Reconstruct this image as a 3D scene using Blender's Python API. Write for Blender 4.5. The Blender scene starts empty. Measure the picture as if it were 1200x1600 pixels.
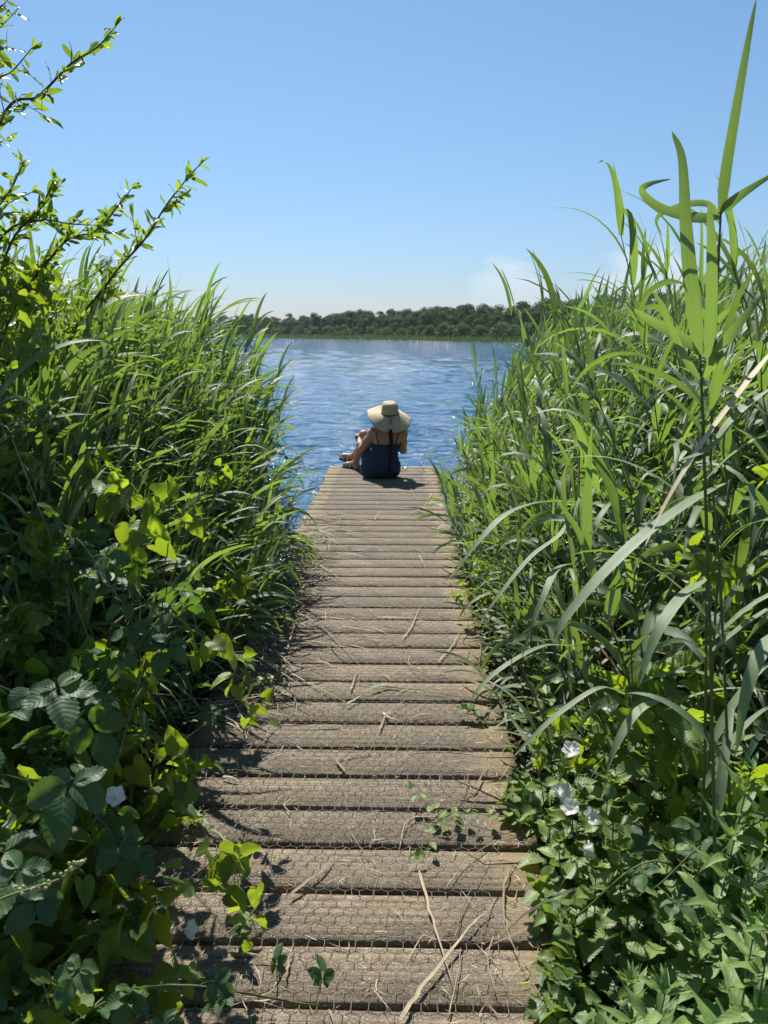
import bpy, math, random
import numpy as np
from mathutils import Vector, Euler, Matrix

R = math.radians
rng = np.random.default_rng(11)
random.seed(5)
sc = bpy.context.scene
COL = sc.collection

# ------------------------------------------------------------------ camera
CAM_H = 1.53
cam = bpy.data.cameras.new("Camera")
cam.sensor_fit = 'VERTICAL'; cam.sensor_height = 36.0; cam.sensor_width = 27.0
cam.lens = 36.0 * 1180.0 / 1600.0
cam.clip_start = 0.02; cam.clip_end = 6000
cam.dof.use_dof = True; cam.dof.focus_distance = 5.0; cam.dof.aperture_fstop = 16.0
co = bpy.data.objects.new("Camera", cam); COL.objects.link(co)
co.location = (0, 0, CAM_H)
co.rotation_euler = (R(90 - 13.44), 0, R(1.2))
sc.camera = co
sc.render.resolution_x = 768; sc.render.resolution_y = 1024

# ------------------------------------------------------------------ light
SUN_EL, SUN_AZ = 50.0, 17.0            # azimuth: degrees to the left of +Y
sun = bpy.data.lights.new("Sun", 'SUN'); sun.energy = 5.0; sun.angle = R(0.53); sun.color = (1.0, 0.955, 0.88)
so = bpy.data.objects.new("Sun", sun); COL.objects.link(so)
sdir = Vector((-math.sin(R(SUN_AZ)) * math.cos(R(SUN_EL)), math.cos(R(SUN_AZ)) * math.cos(R(SUN_EL)), math.sin(R(SUN_EL))))
so.rotation_euler = sdir.to_track_quat('Z', 'Y').to_euler()
so.location = (-5, 12, 20)

w = bpy.data.worlds.new("World"); sc.world = w; w.use_nodes = True
nt = w.node_tree; nt.nodes.clear()
def N(t, typ, **kw):
    n = t.nodes.new(typ)
    for k, v in kw.items(): setattr(n, k, v)
    return n
def LK(t, a, b): t.links.new(a, b)
def MATH(t, op, a, b=None, c=None, clamp=False):
    n = t.nodes.new('ShaderNodeMath'); n.operation = op; n.use_clamp = clamp
    for i, v in enumerate((a, b, c)):
        if v is None: continue
        if isinstance(v, (int, float)): n.inputs[i].default_value = v
        else: t.links.new(v, n.inputs[i])
    return n.outputs[0]
def MIXC(t, f, a, b, blend='MIX'):
    n = t.nodes.new('ShaderNodeMix'); n.data_type = 'RGBA'; n.blend_type = blend
    for s, v in ((n.inputs['Factor'], f), (n.inputs[6], a), (n.inputs[7], b)):
        if isinstance(v, (int, float)): s.default_value = v
        elif isinstance(v, tuple): s.default_value = (*v, 1) if len(v) == 3 else v
        else: t.links.new(v, s)
    return n.outputs[2]
def RAMP(t, f, stops, interp='LINEAR'):
    n = t.nodes.new('ShaderNodeValToRGB'); n.color_ramp.interpolation = interp
    e = n.color_ramp.elements
    while len(e) < len(stops): e.new(0.5)
    for i, (p, c) in enumerate(stops):
        e[i].position = p; e[i].color = (c, c, c, 1) if isinstance(c, (int, float)) else (*c, 1)
    t.links.new(f, n.inputs[0]); return n.outputs[0]
sky = N(nt, 'ShaderNodeTexSky', sky_type='NISHITA', sun_disc=False)
sky.sun_elevation = R(SUN_EL); sky.sun_rotation = R(-SUN_AZ)
sky.air_density = 1.0; sky.dust_density = 0.15; sky.ozone_density = 3.5; sky.altitude = 0
# thin fair-weather cloud low over the far shore (part of the sky, by direction)
tc = N(nt, 'ShaderNodeTexCoord')
sx = N(nt, 'ShaderNodeSeparateXYZ'); LK(nt, tc.outputs['Generated'], sx.inputs[0])
az = MATH(nt, 'ARCTAN2', sx.outputs[0], sx.outputs[1])
el = MATH(nt, 'ARCSINE', sx.outputs[2])
cv = N(nt, 'ShaderNodeCombineXYZ'); LK(nt, MATH(nt, 'MULTIPLY', az, 9.0), cv.inputs[0]); LK(nt, MATH(nt, 'MULTIPLY', el, 22.0), cv.inputs[1])
nz = N(nt, 'ShaderNodeTexNoise'); nz.inputs['Scale'].default_value = 1.6; nz.inputs['Detail'].default_value = 9; nz.inputs['Roughness'].default_value = 0.58
LK(nt, cv.outputs[0], nz.inputs[0])
def bump(cx, wx, h0, sharp):
    dx = MATH(nt, 'DIVIDE', MATH(nt, 'SUBTRACT', az, cx), wx)
    top = MATH(nt, 'MULTIPLY', MATH(nt, 'EXPONENT', MATH(nt, 'MULTIPLY', MATH(nt, 'MULTIPLY', dx, dx), -1.0)), h0)
    top = MATH(nt, 'ADD', top, MATH(nt, 'MULTIPLY', MATH(nt, 'SUBTRACT', nz.outputs[0], 0.5), 0.085))
    d = MATH(nt, 'DIVIDE', MATH(nt, 'SUBTRACT', top, el), sharp, clamp=True)
    lo = MATH(nt, 'DIVIDE', MATH(nt, 'SUBTRACT', el, 0.01), 0.075, clamp=True)
    return MATH(nt, 'MULTIPLY', d, lo)
c1 = bump(0.140, 0.085, 0.096, 0.028)
c2 = bump(0.30, 0.09, 0.108, 0.02)
c3 = bump(-0.035, 0.10, 0.055, 0.04)
cl = MATH(nt, 'MULTIPLY', MATH(nt, 'ADD', MATH(nt, 'ADD', MATH(nt, 'MULTIPLY', c1, 1.1), MATH(nt, 'MULTIPLY', c2, 1.0)), MATH(nt, 'MULTIPLY', c3, 0.3), clamp=True), 0.55)
SKY_S = 0.086
hzf = MATH(nt, 'EXPONENT', MATH(nt, 'MULTIPLY', MATH(nt, 'ABSOLUTE', el), -6.0))
skt = MIXC(nt, 1.0, sky.outputs[0], MIXC(nt, hzf, (0.77, 0.90, 0.895), (0.485, 0.49, 0.635)), 'MULTIPLY')
skc = MIXC(nt, cl, skt, (6.3, 6.7, 7.2))
bg = N(nt, 'ShaderNodeBackground'); bg.inputs[1].default_value = SKY_S
LK(nt, skc, bg.inputs[0])
wo = N(nt, 'ShaderNodeOutputWorld'); LK(nt, bg.outputs[0], wo.inputs[0])

sc.view_settings.view_transform = 'Standard'; sc.view_settings.look = 'None'
sc.view_settings.exposure = 0.70; sc.view_settings.gamma = 1.0
sc.cycles.use_denoising = True
sc.cycles.max_bounces = 7; sc.cycles.diffuse_bounces = 3; sc.cycles.glossy_bounces = 3
sc.cycles.transmission_bounces = 4; sc.cycles.transparent_max_bounces = 6
sc.cycles.sample_clamp_indirect = 4.0; sc.cycles.caustics_reflective = False; sc.cycles.caustics_refractive = False

# ------------------------------------------------------------------ object helpers
def tag(o, label=None, cat=None, group=None, kind=None):
    if label: o['label'] = label
    if cat: o['category'] = cat
    if group: o['group'] = group
    if kind: o['kind'] = kind
    return o
def empty(name, loc=(0, 0, 0)):
    o = bpy.data.objects.new(name, None); COL.objects.link(o); o.location = loc
    o.empty_display_size = 0.1
    return o
def link_copy(src, parent=None):
    c = src.copy(); COL.objects.link(c)
    if parent is not None: c.parent = parent
    return c
def copy_tree(root):
    c = root.copy(); COL.objects.link(c)
    for ch in root.children:
        d = ch.copy(); COL.objects.link(d); d.parent = c
        for g in ch.children:
            e = g.copy(); COL.objects.link(e); e.parent = d
    return c

class MB:
    """collects vertices, faces and the per-vertex leaf coordinate (u, v, tint)"""
    def __init__(s): s.v = []; s.q = []; s.t = []; s.a = []; s.n = 0
    def add(s, v, q=None, t=None, a=None):
        v = np.asarray(v, float).reshape(-1, 3)
        if q is not None and len(q): s.q.append(np.asarray(q, np.int64).reshape(-1, 4) + s.n)
        if t is not None and len(t): s.t.append(np.asarray(t, np.int64).reshape(-1, 3) + s.n)
        if a is None: a = np.zeros((len(v), 3))
        else:
            a = np.asarray(a, float)
            if a.ndim == 1: a = np.tile(a, (len(v), 1))
        s.a.append(a.reshape(-1, 3)); s.v.append(v); s.n += len(v)
    def data(s):
        V = np.concatenate(s.v) if s.v else np.zeros((0, 3))
        A = np.concatenate(s.a) if s.a else np.zeros((0, 3))
        Q = np.concatenate(s.q) if s.q else np.zeros((0, 4), np.int64)
        T = np.concatenate(s.t) if s.t else np.zeros((0, 3), np.int64)
        return V, Q, T, A
    def add_mesh(s, d, M=None, off=None, sc_=1.0, dt=0.0):
        V, Q, T, A = d
        if M is not None: V = V @ np.asarray(M).T
        V = V * sc_
        if off is not None: V = V + np.asarray(off)
        if dt: A = A + np.array([0, 0, dt])
        s.add(V, Q, T, A)
    def mesh(s, name, mat, smooth=True):
        V, Q, T, A = s.data()
        me = bpy.data.meshes.new(name)
        me.vertices.add(len(V)); me.vertices.foreach_set('co', V.astype(np.float32).ravel())
        nl = len(Q) * 4 + len(T) * 3
        me.loops.add(nl); me.loops.foreach_set('vertex_index', np.concatenate([Q.ravel(), T.ravel()]).astype(np.int32))
        me.polygons.add(len(Q) + len(T))
        ls = np.concatenate([np.arange(len(Q)) * 4, len(Q) * 4 + np.arange(len(T)) * 3]).astype(np.int32)
        me.polygons.foreach_set('loop_start', ls)
        if smooth: me.polygons.foreach_set('use_smooth', np.ones(len(Q) + len(T), bool))
        at = me.attributes.new('leaf', 'FLOAT_VECTOR', 'POINT'); at.data.foreach_set('vector', A.astype(np.float32).ravel())
        me.update(calc_edges=True); me.validate()
        if mat is not None: me.materials.append(mat)
        return me
    def build(s, name, mat, parent=None, smooth=True):
        o = bpy.data.objects.new(name, s.mesh(name, mat, smooth)); COL.objects.link(o)
        if parent is not None: o.parent = parent
        return o

def tube(mb, path, rad, sides=5, a=(0, 0, 0.5), cap=True):
    P = np.asarray(path, float); n = len(P)
    rad = np.broadcast_to(np.asarray(rad, float), (n,))
    T = np.gradient(P, axis=0); T /= np.linalg.norm(T, axis=1, keepdims=True) + 1e-9
    ref = np.array([0, 0, 1.]) if abs(T[:, 2]).mean() < 0.9 else np.array([0, 1., 0])
    S = np.cross(T, ref); S /= np.linalg.norm(S, axis=1, keepdims=True) + 1e-9
    U = np.cross(S, T)
    th = np.arange(sides) * 2 * math.pi / sides
    V = P[:, None] + rad[:, None, None] * (np.cos(th)[None, :, None] * S[:, None] + np.sin(th)[None, :, None] * U[:, None])
    i = np.arange(n - 1)[:, None] * sides; j = np.arange(sides)[None]; k = (j + 1) % sides
    Q = np.stack([i + j, i + k, i + sides + k, i + sides + j], -1).reshape(-1, 4)
    A = np.zeros((n, sides, 3)); A[..., 1] = np.linspace(0, 1, n)[:, None]; A[..., 0] = np.linspace(-1, 1, sides)[None]; A[..., 2] = a[2]
    tr = None
    if cap and sides >= 3:
        tr = [[0, m + 1, m] for m in range(1, sides - 1)] + [[(n - 1) * sides, (n - 1) * sides + m, (n - 1) * sides + m + 1] for m in range(1, sides - 1)]
    mb.add(V, Q, tr, A.reshape(-1, 3))

def box(mb, x0, x1, y0, y1, z0, z1, a=(0, 0, 0.5), ch=0.0):
    if ch <= 0:
        V = [(x, y, z) for z in (z0, z1) for y in (y0, y1) for x in (x0, x1)]
        Q = [(0, 2, 3, 1), (4, 5, 7, 6), (0, 1, 5, 4), (2, 6, 7, 3), (0, 4, 6, 2), (1, 3, 7, 5)]
        mb.add(V, Q, None, np.array(a, float))
    else:
        V = [(x0, y0, z0), (x1, y0, z0), (x1, y1, z0), (x0, y1, z0), (x0, y0, z1 - ch), (x1, y0, z1 - ch), (x1, y1, z1 - ch), (x0, y1, z1 - ch),
             (x0 + ch, y0 + ch, z1), (x1 - ch, y0 + ch, z1), (x1 - ch, y1 - ch, z1), (x0 + ch, y1 - ch, z1)]
        Q = [(0, 3, 2, 1), (0, 1, 5, 4), (1, 2, 6, 5), (2, 3, 7, 6), (3, 0, 4, 7), (4, 5, 9, 8), (5, 6, 10, 9), (6, 7, 11, 10), (7, 4, 8, 11), (8, 9, 10, 11)]
        mb.add(V, Q, None, np.array(a, float))

def blades(mb, P, az, el, L, W, bend, twist, tint, azb=0.0, nseg=8, fold=0.22, pw=1.4, prof='reed'):
    """N long curved leaves as folded strips"""
    P = np.asarray(P, float).reshape(-1, 3); n = len(P)
    B = lambda x: np.broadcast_to(np.asarray(x, float), (n,))[:, None]
    az, el, L, W, bend, twist, tint, azb = map(B, (az, el, L, W, bend, twist, tint, azb))
    t = np.linspace(0, 1, nseg + 1)[None]
    E = el - bend * t ** pw; Az = az + azb * t
    D = np.stack([np.cos(E) * np.cos(Az), np.cos(E) * np.sin(Az), np.sin(E)], -1)
    step = (D[:, 1:] + D[:, :-1]) / 2 * (L / nseg)[..., None]
    pos = P[:, None] + np.concatenate([np.zeros((n, 1, 3)), np.cumsum(step, 1)], 1)
    S = np.stack([-np.sin(Az), np.cos(Az), np.zeros_like(Az)], -1)
    Nn = np.cross(D, S)
    tw = (twist * t)[..., None]
    S2 = S * np.cos(tw) + Nn * np.sin(tw); N2 = -S * np.sin(tw) + Nn * np.cos(tw)
    if prof == 'reed': wp = np.clip(t / 0.16, 0.25, 1) ** 0.6 * np.clip(1 - t, 0, 1) ** 0.62
    else: wp = np.clip(1 - t, 0.25, 1) + 0 * t
    wd = (W / 2 * wp)[..., None]
    V = np.stack([pos - S2 * wd + N2 * wd * fold, pos, pos + S2 * wd + N2 * wd * fold], 2)
    m = nseg + 1
    base = (np.arange(n) * m * 3)[:, None, None]; i = (np.arange(nseg) * 3)[None, :, None]; c = np.arange(2)[None, None]
    b = base + i + c
    Q = np.stack([b, b + 1, b + 4, b + 3], -1).reshape(-1, 4)
    A = np.zeros((n, m, 3, 3)); A[..., 0] = np.array([-1, 0, 1.]); A[..., 1] = t[..., None]; A[..., 2] = tint[..., None]
    mb.add(V, Q, None, A.reshape(-1, 3))

def leaf_tpl(kind, seed=0):
    """one broad leaf, 1 unit long along +Y, in its own folded and curled shape"""
    r = np.random.default_rng(seed)
    rows = {'heart': 12, 'bramble': 16, 'nettle': 20, 'lance': 10, 'willow': 8, 'small': 6}[kind]
    t = np.linspace(0, 1, rows + 1)
    teeth = np.where(np.arange(rows + 1) % 2 == 0, 1.0, 0.0)
    if kind == 'heart': wv = 0.46 * np.clip(1 - t, 0, 1) ** 0.72 * (0.92 + 0.25 * np.sin(t * 3)); wv[0] = 0.30; wv[1] = 0.44
    elif kind == 'bramble': wv = 0.34 * np.sin(np.clip(t, 0.0, 1) ** 0.8 * math.pi) ** 0.62 * (1 + 0.10 * (teeth - 0.5)); wv[0] = 0.03
    elif kind == 'nettle': wv = 0.30 * np.clip(np.sin(np.clip(t + 0.04, 0, 1) ** 0.62 * math.pi), 0, 1) ** 0.8 * (1 + 0.30 * (teeth - 0.5)); wv[0] = 0.08
    elif kind == 'lance': wv = 0.125 * np.clip(np.sin(np.clip(t + 0.06, 0, 1) ** 0.6 * math.pi), 0, 1) ** 0.8; wv[0] = 0.06
    elif kind == 'willow': wv = 0.15 * np.sin(np.clip(t, 0, 1) ** 0.95 * math.pi) ** 0.7; wv[0] = 0.012
    else: wv = 0.27 * np.sin(t ** 0.8 * math.pi) ** 0.7; wv[0] = 0.03
    wv[-1] = 0.004
    u = np.array([-1, -0.5, 0, 0.5, 1.0])
    X = wv[:, None] * u[None]
    Y = np.repeat(t[:, None], 5, 1)
    if kind == 'heart':           # basal lobes reach behind the stalk
        Y[0] -= np.array([0.17, 0.13, 0, 0.13, 0.17]); Y[1] -= np.array([0.08, 0.04, 0, 0.04, 0.08])
    if kind in ('nettle', 'bramble'):   # teeth point forward
        Y[:, 0] += 0.02 * teeth; Y[:, 4] += 0.02 * teeth
    fold = r.uniform(0.15, 0.55); curl = r.uniform(-0.15, 0.55); wav = r.uniform(0.01, 0.045)
    Z = np.abs(X) * fold - curl * t[:, None] ** 2 * 0.6 + wav * np.sin(t[:, None] * r.uniform(8, 15) + u[None] * 2 + r.uniform(0, 6)) * np.abs(u[None])
    if kind in ('nettle', 'bramble', 'heart'):
        Z += 0.012 * np.where(np.arange(rows + 1) % 2 == 0, 1, -1)[:, None] * (np.abs(u[None]) * (1 - t[:, None]))
    Yc = Y - 0.18 * np.clip(curl, 0, 1) * t[:, None] ** 3
    V = np.stack([X, Yc, Z], -1).reshape(-1, 3)
    i = np.arange(rows)[:, None] * 5; j = np.arange(4)[None]; b = i + j
    Q = np.stack([b, b + 1, b + 6, b + 5], -1).reshape(-1, 4)
    A = np.stack([np.repeat(u[None], rows + 1, 0), np.repeat(t[:, None], 5, 1), np.zeros((rows + 1, 5))], -1).reshape(-1, 3)
    return V, Q, A
TPL = {k: [leaf_tpl(k, 17 * i + 3) for i in range(7)] for k in ('heart', 'bramble', 'nettle', 'lance', 'willow', 'small')}
def unit(v): return v / (np.linalg.norm(v, axis=-1, keepdims=True) + 1e-9)
def put_leaves(mb, kind, P, F, U, size, tint, r=rng):
    """place N leaves of a kind; F points along each leaf, U out of its face"""
    P = np.asarray(P, float).reshape(-1, 3); n = len(P)
    if n == 0: return
    F = unit(np.asarray(F, float).reshape(-1, 3)); U = np.asarray(U, float).reshape(-1, 3)
    S = unit(np.cross(F, U)); U = np.cross(S, F)
    size = np.broadcast_to(size, (n,)); tint = np.broadcast_to(tint, (n,))
    pick = r.integers(0, 7, n)
    for k in range(7):
        m = pick == k; c = int(m.sum())
        if not c: continue
        V, Q, A = TPL[kind][k]
        W = P[m][:, None] + size[m][:, None, None] * (V[None, :, 0:1] * S[m][:, None] + V[None, :, 1:2] * F[m][:, None] + V[None, :, 2:3] * U[m][:, None])
        QQ = (Q[None] + (np.arange(c) * len(V))[:, None, None]).reshape(-1, 4)
        AA = np.repeat(A[None], c, 0).copy(); AA[..., 2] = tint[m][:, None]
        mb.add(W.reshape(-1, 3), QQ, None, AA.reshape(-1, 3))

# ------------------------------------------------------------------ materials
def newmat(name):
    m = bpy.data.materials.new(name); m.use_nodes = True; t = m.node_tree; t.nodes.clear()
    out = N(t, 'ShaderNodeOutputMaterial'); return m, t, out
def prin(t, base, rough=0.5, spec=0.5, metal=0.0, bumpn=None):
    p = N(t, 'ShaderNodeBsdfPrincipled')
    for k, v in (('Base Color', base), ('Roughness', rough), ('Specular IOR Level', spec), ('Metallic', metal)):
        s = p.inputs[k]
        if isinstance(v, tuple): s.default_value = (*v, 1)
        elif isinstance(v, (int, float)): s.default_value = v
        else: LK(t, v, s)
    if bumpn is not None: LK(t, bumpn, p.inputs['Normal'])
    return p
def BUMP(t, h, strength=0.3, dist=0.01):
    b = N(t, 'ShaderNodeBump'); b.inputs['Strength'].default_value = strength; b.inputs['Distance'].default_value = dist
    LK(t, h, b.inputs['Height']); return b.outputs[0]
def NOISE(t, vec, scale, detail=4, rough=0.55):
    n = N(t, 'ShaderNodeTexNoise'); n.inputs['Scale'].default_value = scale; n.inputs['Detail'].default_value = detail; n.inputs['Roughness'].default_value = rough
    if vec is not None: LK(t, vec, n.inputs['Vector'])
    return n.outputs[0]
def plain(name, col, rough=0.6, spec=0.4, metal=0.0, var=0.2, vscale=30.0, bmp=0.0):
    m, t, out = newmat(name)
    tcn = N(t, 'ShaderNodeTexCoord'); nn = NOISE(t, tcn.outputs['Object'], vscale)
    c = MIXC(t, nn, tuple(x * (1 - var) for x in col), tuple(min(1, x * (1 + var)) for x in col))
    p = prin(t, c, rough, spec, metal, BUMP(t, nn, bmp, 0.004) if bmp else None)
    LK(t, p.outputs[0], out.inputs[0]); return m

def leafmat(name, dark, mid, light, trans, tw=0.4, veins='broad', rough=0.42, dead=(0.40, 0.31, 0.15), spec=0.5):
    """living leaf: tinted reflectance, veins, and light shining through"""
    m, t, out = newmat(name)
    at = N(t, 'ShaderNodeAttribute', attribute_name='leaf')
    s = N(t, 'ShaderNodeSeparateXYZ'); LK(t, at.outputs['Vector'], s.inputs[0])
    u, v, tint = s.outputs[0], s.outputs[1], s.outputs[2]
    au = MATH(t, 'ABSOLUTE', u)
    tcn = N(t, 'ShaderNodeTexCoord')
    nn = NOISE(t, tcn.outputs['Object'], 9.0, 3)
    ti = MATH(t, 'ADD', tint, MATH(t, 'MULTIPLY', MATH(t, 'SUBTRACT', nn, 0.5), 0.35))
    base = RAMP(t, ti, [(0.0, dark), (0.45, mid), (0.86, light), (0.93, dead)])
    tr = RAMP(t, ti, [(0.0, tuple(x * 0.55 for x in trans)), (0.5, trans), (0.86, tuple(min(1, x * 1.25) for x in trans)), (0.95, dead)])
    if veins == 'broad':
        rib = MATH(t, 'SUBTRACT', 1.0, MATH(t, 'DIVIDE', au, 0.09), clamp=True)
        sv = MATH(t, 'SINE', MATH(t, 'MULTIPLY', MATH(t, 'SUBTRACT', v, MATH(t, 'MULTIPLY', au, 0.22)), 46.0))
        lat = MATH(t, 'POWER', MATH(t, 'MAXIMUM', sv, 0.0), 8.0)
        vein = MATH(t, 'MAXIMUM', rib, MATH(t, 'MULTIPLY', lat, 0.55))
        base = MIXC(t, MATH(t, 'MULTIPLY', vein, 0.45), base, tuple(min(1, x * 1.9 + 0.02) for x in mid))
        tr = MIXC(t, MATH(t, 'MULTIPLY', vein, 0.5), tr, tuple(x * 0.5 for x in trans))
        sick = MATH(t, 'MULTIPLY', RAMP(t, NOISE(t, tcn.outputs['Object'], 14.0, 6, .75), [(0.60, 0.0), (0.68, 0.75)]), RAMP(t, NOISE(t, tcn.outputs['Object'], 3.0, 2), [(0.45, 0.0), (0.6, 1.0)]))
        base = MIXC(t, sick, base, (0.26, 0.21, 0.07)); tr = MIXC(t, sick, tr, (0.35, 0.28, 0.05))
        hb = MATH(t, 'SUBTRACT', MATH(t, 'MULTIPLY', sv, 0.5), MATH(t, 'MULTIPLY', rib, 1.0))
        bn = BUMP(t, hb, 0.28, 0.0012)
    else:
        rib = MATH(t, 'SUBTRACT', 1.0, MATH(t, 'DIVIDE', au, 0.10), clamp=True)
        ln = MATH(t, 'SINE', MATH(t, 'MULTIPLY', u, 42.0))
        base = MIXC(t, MATH(t, 'MULTIPLY', rib, 0.4), base, tuple(min(1, x * 1.8 + 0.02) for x in mid))
        tip = MATH(t, 'MULTIPLY', MATH(t, 'GREATER_THAN', v, 0.93), MATH(t, 'GREATER_THAN', tint, 0.55))
        base = MIXC(t, MATH(t, 'MULTIPLY', tip, 0.7), base, dead)
        cs = N(t, 'ShaderNodeCombineXYZ'); LK(t, MATH(t, 'MULTIPLY', u, 9.0), cs.inputs[0]); LK(t, MATH(t, 'MULTIPLY', v, 1.6), cs.inputs[1]); LK(t, MATH(t, 'MULTIPLY', tint, 50.0), cs.inputs[2])
        stn = NOISE(t, cs.outputs[0], 1.5, 3)
        base = MIXC(t, RAMP(t, stn, [(0.35, 0.0), (0.7, 0.45)]), base, tuple(x * 0.6 for x in mid))
        tr = MIXC(t, RAMP(t, stn, [(0.35, 0.0), (0.7, 0.5)]), tr, tuple(x * 0.5 for x in trans))
        bn = BUMP(t, ln, 0.25, 0.0008)
    base = MIXC(t, RAMP(t, NOISE(t, tcn.outputs['Object'], 45.0, 5, .7), [(0.42, 0.0), (0.72, 0.55)]), base, tuple(x * 0.55 for x in mid))
    p = prin(t, base, rough, spec, 0.0, bn)
    tb = N(t, 'ShaderNodeBsdfTranslucent'); LK(t, tr, tb.inputs[0])
    mx = N(t, 'ShaderNodeMixShader'); mx.inputs[0].default_value = tw
    LK(t, p.outputs[0], mx.inputs[1]); LK(t, tb.outputs[0], mx.inputs[2]); LK(t, mx.outputs[0], out.inputs[0])
    return m

M_REED = leafmat('reed_leaf', (0.070, 0.110, 0.055), (0.195, 0.262, 0.140), (0.34, 0.40, 0.19), (0.33, 0.53, 0.06), 0.33, 'long', 0.50)
M_BIND = leafmat('bindweed_leaf', (0.045, 0.090, 0.024), (0.090, 0.150, 0.038), (0.17, 0.24, 0.05), (0.46, 0.62, 0.025), 0.42, 'broad', 0.5, spec=.3)
M_BRAM = leafmat('bramble_leaf', (0.030, 0.075, 0.030), (0.055, 0.11, 0.045), (0.10, 0.17, 0.06), (0.20, 0.36, 0.03), 0.32, 'broad', 0.5, spec=.3)
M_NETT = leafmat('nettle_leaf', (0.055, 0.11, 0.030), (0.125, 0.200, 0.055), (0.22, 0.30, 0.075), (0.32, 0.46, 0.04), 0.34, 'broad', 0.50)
M_HERB = leafmat('willowherb_leaf', (0.08, 0.145, 0.045), (0.155, 0.245, 0.075), (0.25, 0.35, 0.11), (0.25, 0.45, 0.06), 0.32, 'broad', 0.55)
M_WILL = leafmat('willow_leaf', (0.055, 0.10, 0.032), (0.115, 0.175, 0.05), (0.20, 0.26, 0.065), (0.38, 0.55, 0.04), 0.42, 'broad', 0.38)
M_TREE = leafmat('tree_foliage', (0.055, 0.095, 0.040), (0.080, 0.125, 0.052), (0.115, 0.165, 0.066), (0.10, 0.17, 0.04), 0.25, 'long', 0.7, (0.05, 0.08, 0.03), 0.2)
M_SHRB = leafmat('shore_shrub_foliage', (0.12, 0.16, 0.065), (0.17, 0.215, 0.085), (0.22, 0.26, 0.11), (0.18, 0.26, 0.06), 0.25, 'long', 0.7, (0.05, 0.08, 0.03), 0.2)

def strawmat(name, c0, c1, c2):
    m, t, out = newmat(name)
    at = N(t, 'ShaderNodeAttribute', attribute_name='leaf')
    s = N(t, 'ShaderNodeSeparateXYZ'); LK(t, at.outputs['Vector'], s.inputs[0])
    tcn = N(t, 'ShaderNodeTexCoord'); nn = NOISE(t, tcn.outputs['Object'], 25.0)
    f = MATH(t, 'ADD', s.outputs[2], MATH(t, 'MULTIPLY', MATH(t, 'SUBTRACT', nn, 0.5), 0.7))
    base = RAMP(t, f, [(0.1, c0), (0.5, c1), (0.9, c2)])
    ln = MATH(t, 'SINE', MATH(t, 'MULTIPLY', s.outputs[0], 24.0))
    p = prin(t, base, 0.6, 0.35, 0, BUMP(t, ln, 0.3, 0.0008))
    LK(t, p.outputs[0], out.inputs[0]); return m
M_STRAW = strawmat('dry_reed', (0.11, 0.08, 0.05), (0.28, 0.22, 0.135), (0.50, 0.43, 0.29))
M_STEM = strawmat('green_stem', (0.05, 0.08, 0.02), (0.09, 0.13, 0.035), (0.15, 0.17, 0.06))
M_DEAD = strawmat('dead_stem', (0.055, 0.040, 0.027), (0.16, 0.115, 0.07), (0.34, 0.26, 0.165))
M_BARK = plain('willow_bark', (0.075, 0.06, 0.045), 0.8, 0.3, 0, 0.4, 40, 0.4)
M_TRUNK = plain('tree_bark', (0.08, 0.065, 0.05), 0.9, 0.2, 0, 0.4, 3, 0.3)
M_PETAL, t_, o_ = newmat('white_petal')
p_ = prin(t_, (0.82, 0.82, 0.80), .55, .3); tb_ = N(t_, 'ShaderNodeBsdfTranslucent'); tb_.inputs[0].default_value = (.85, .87, .82, 1); mx_ = N(t_, 'ShaderNodeMixShader'); mx_.inputs[0].default_value = .5
LK(t_, p_.outputs[0], mx_.inputs[1]); LK(t_, tb_.outputs[0], mx_.inputs[2]); LK(t_, mx_.outputs[0], o_.inputs[0])

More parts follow.
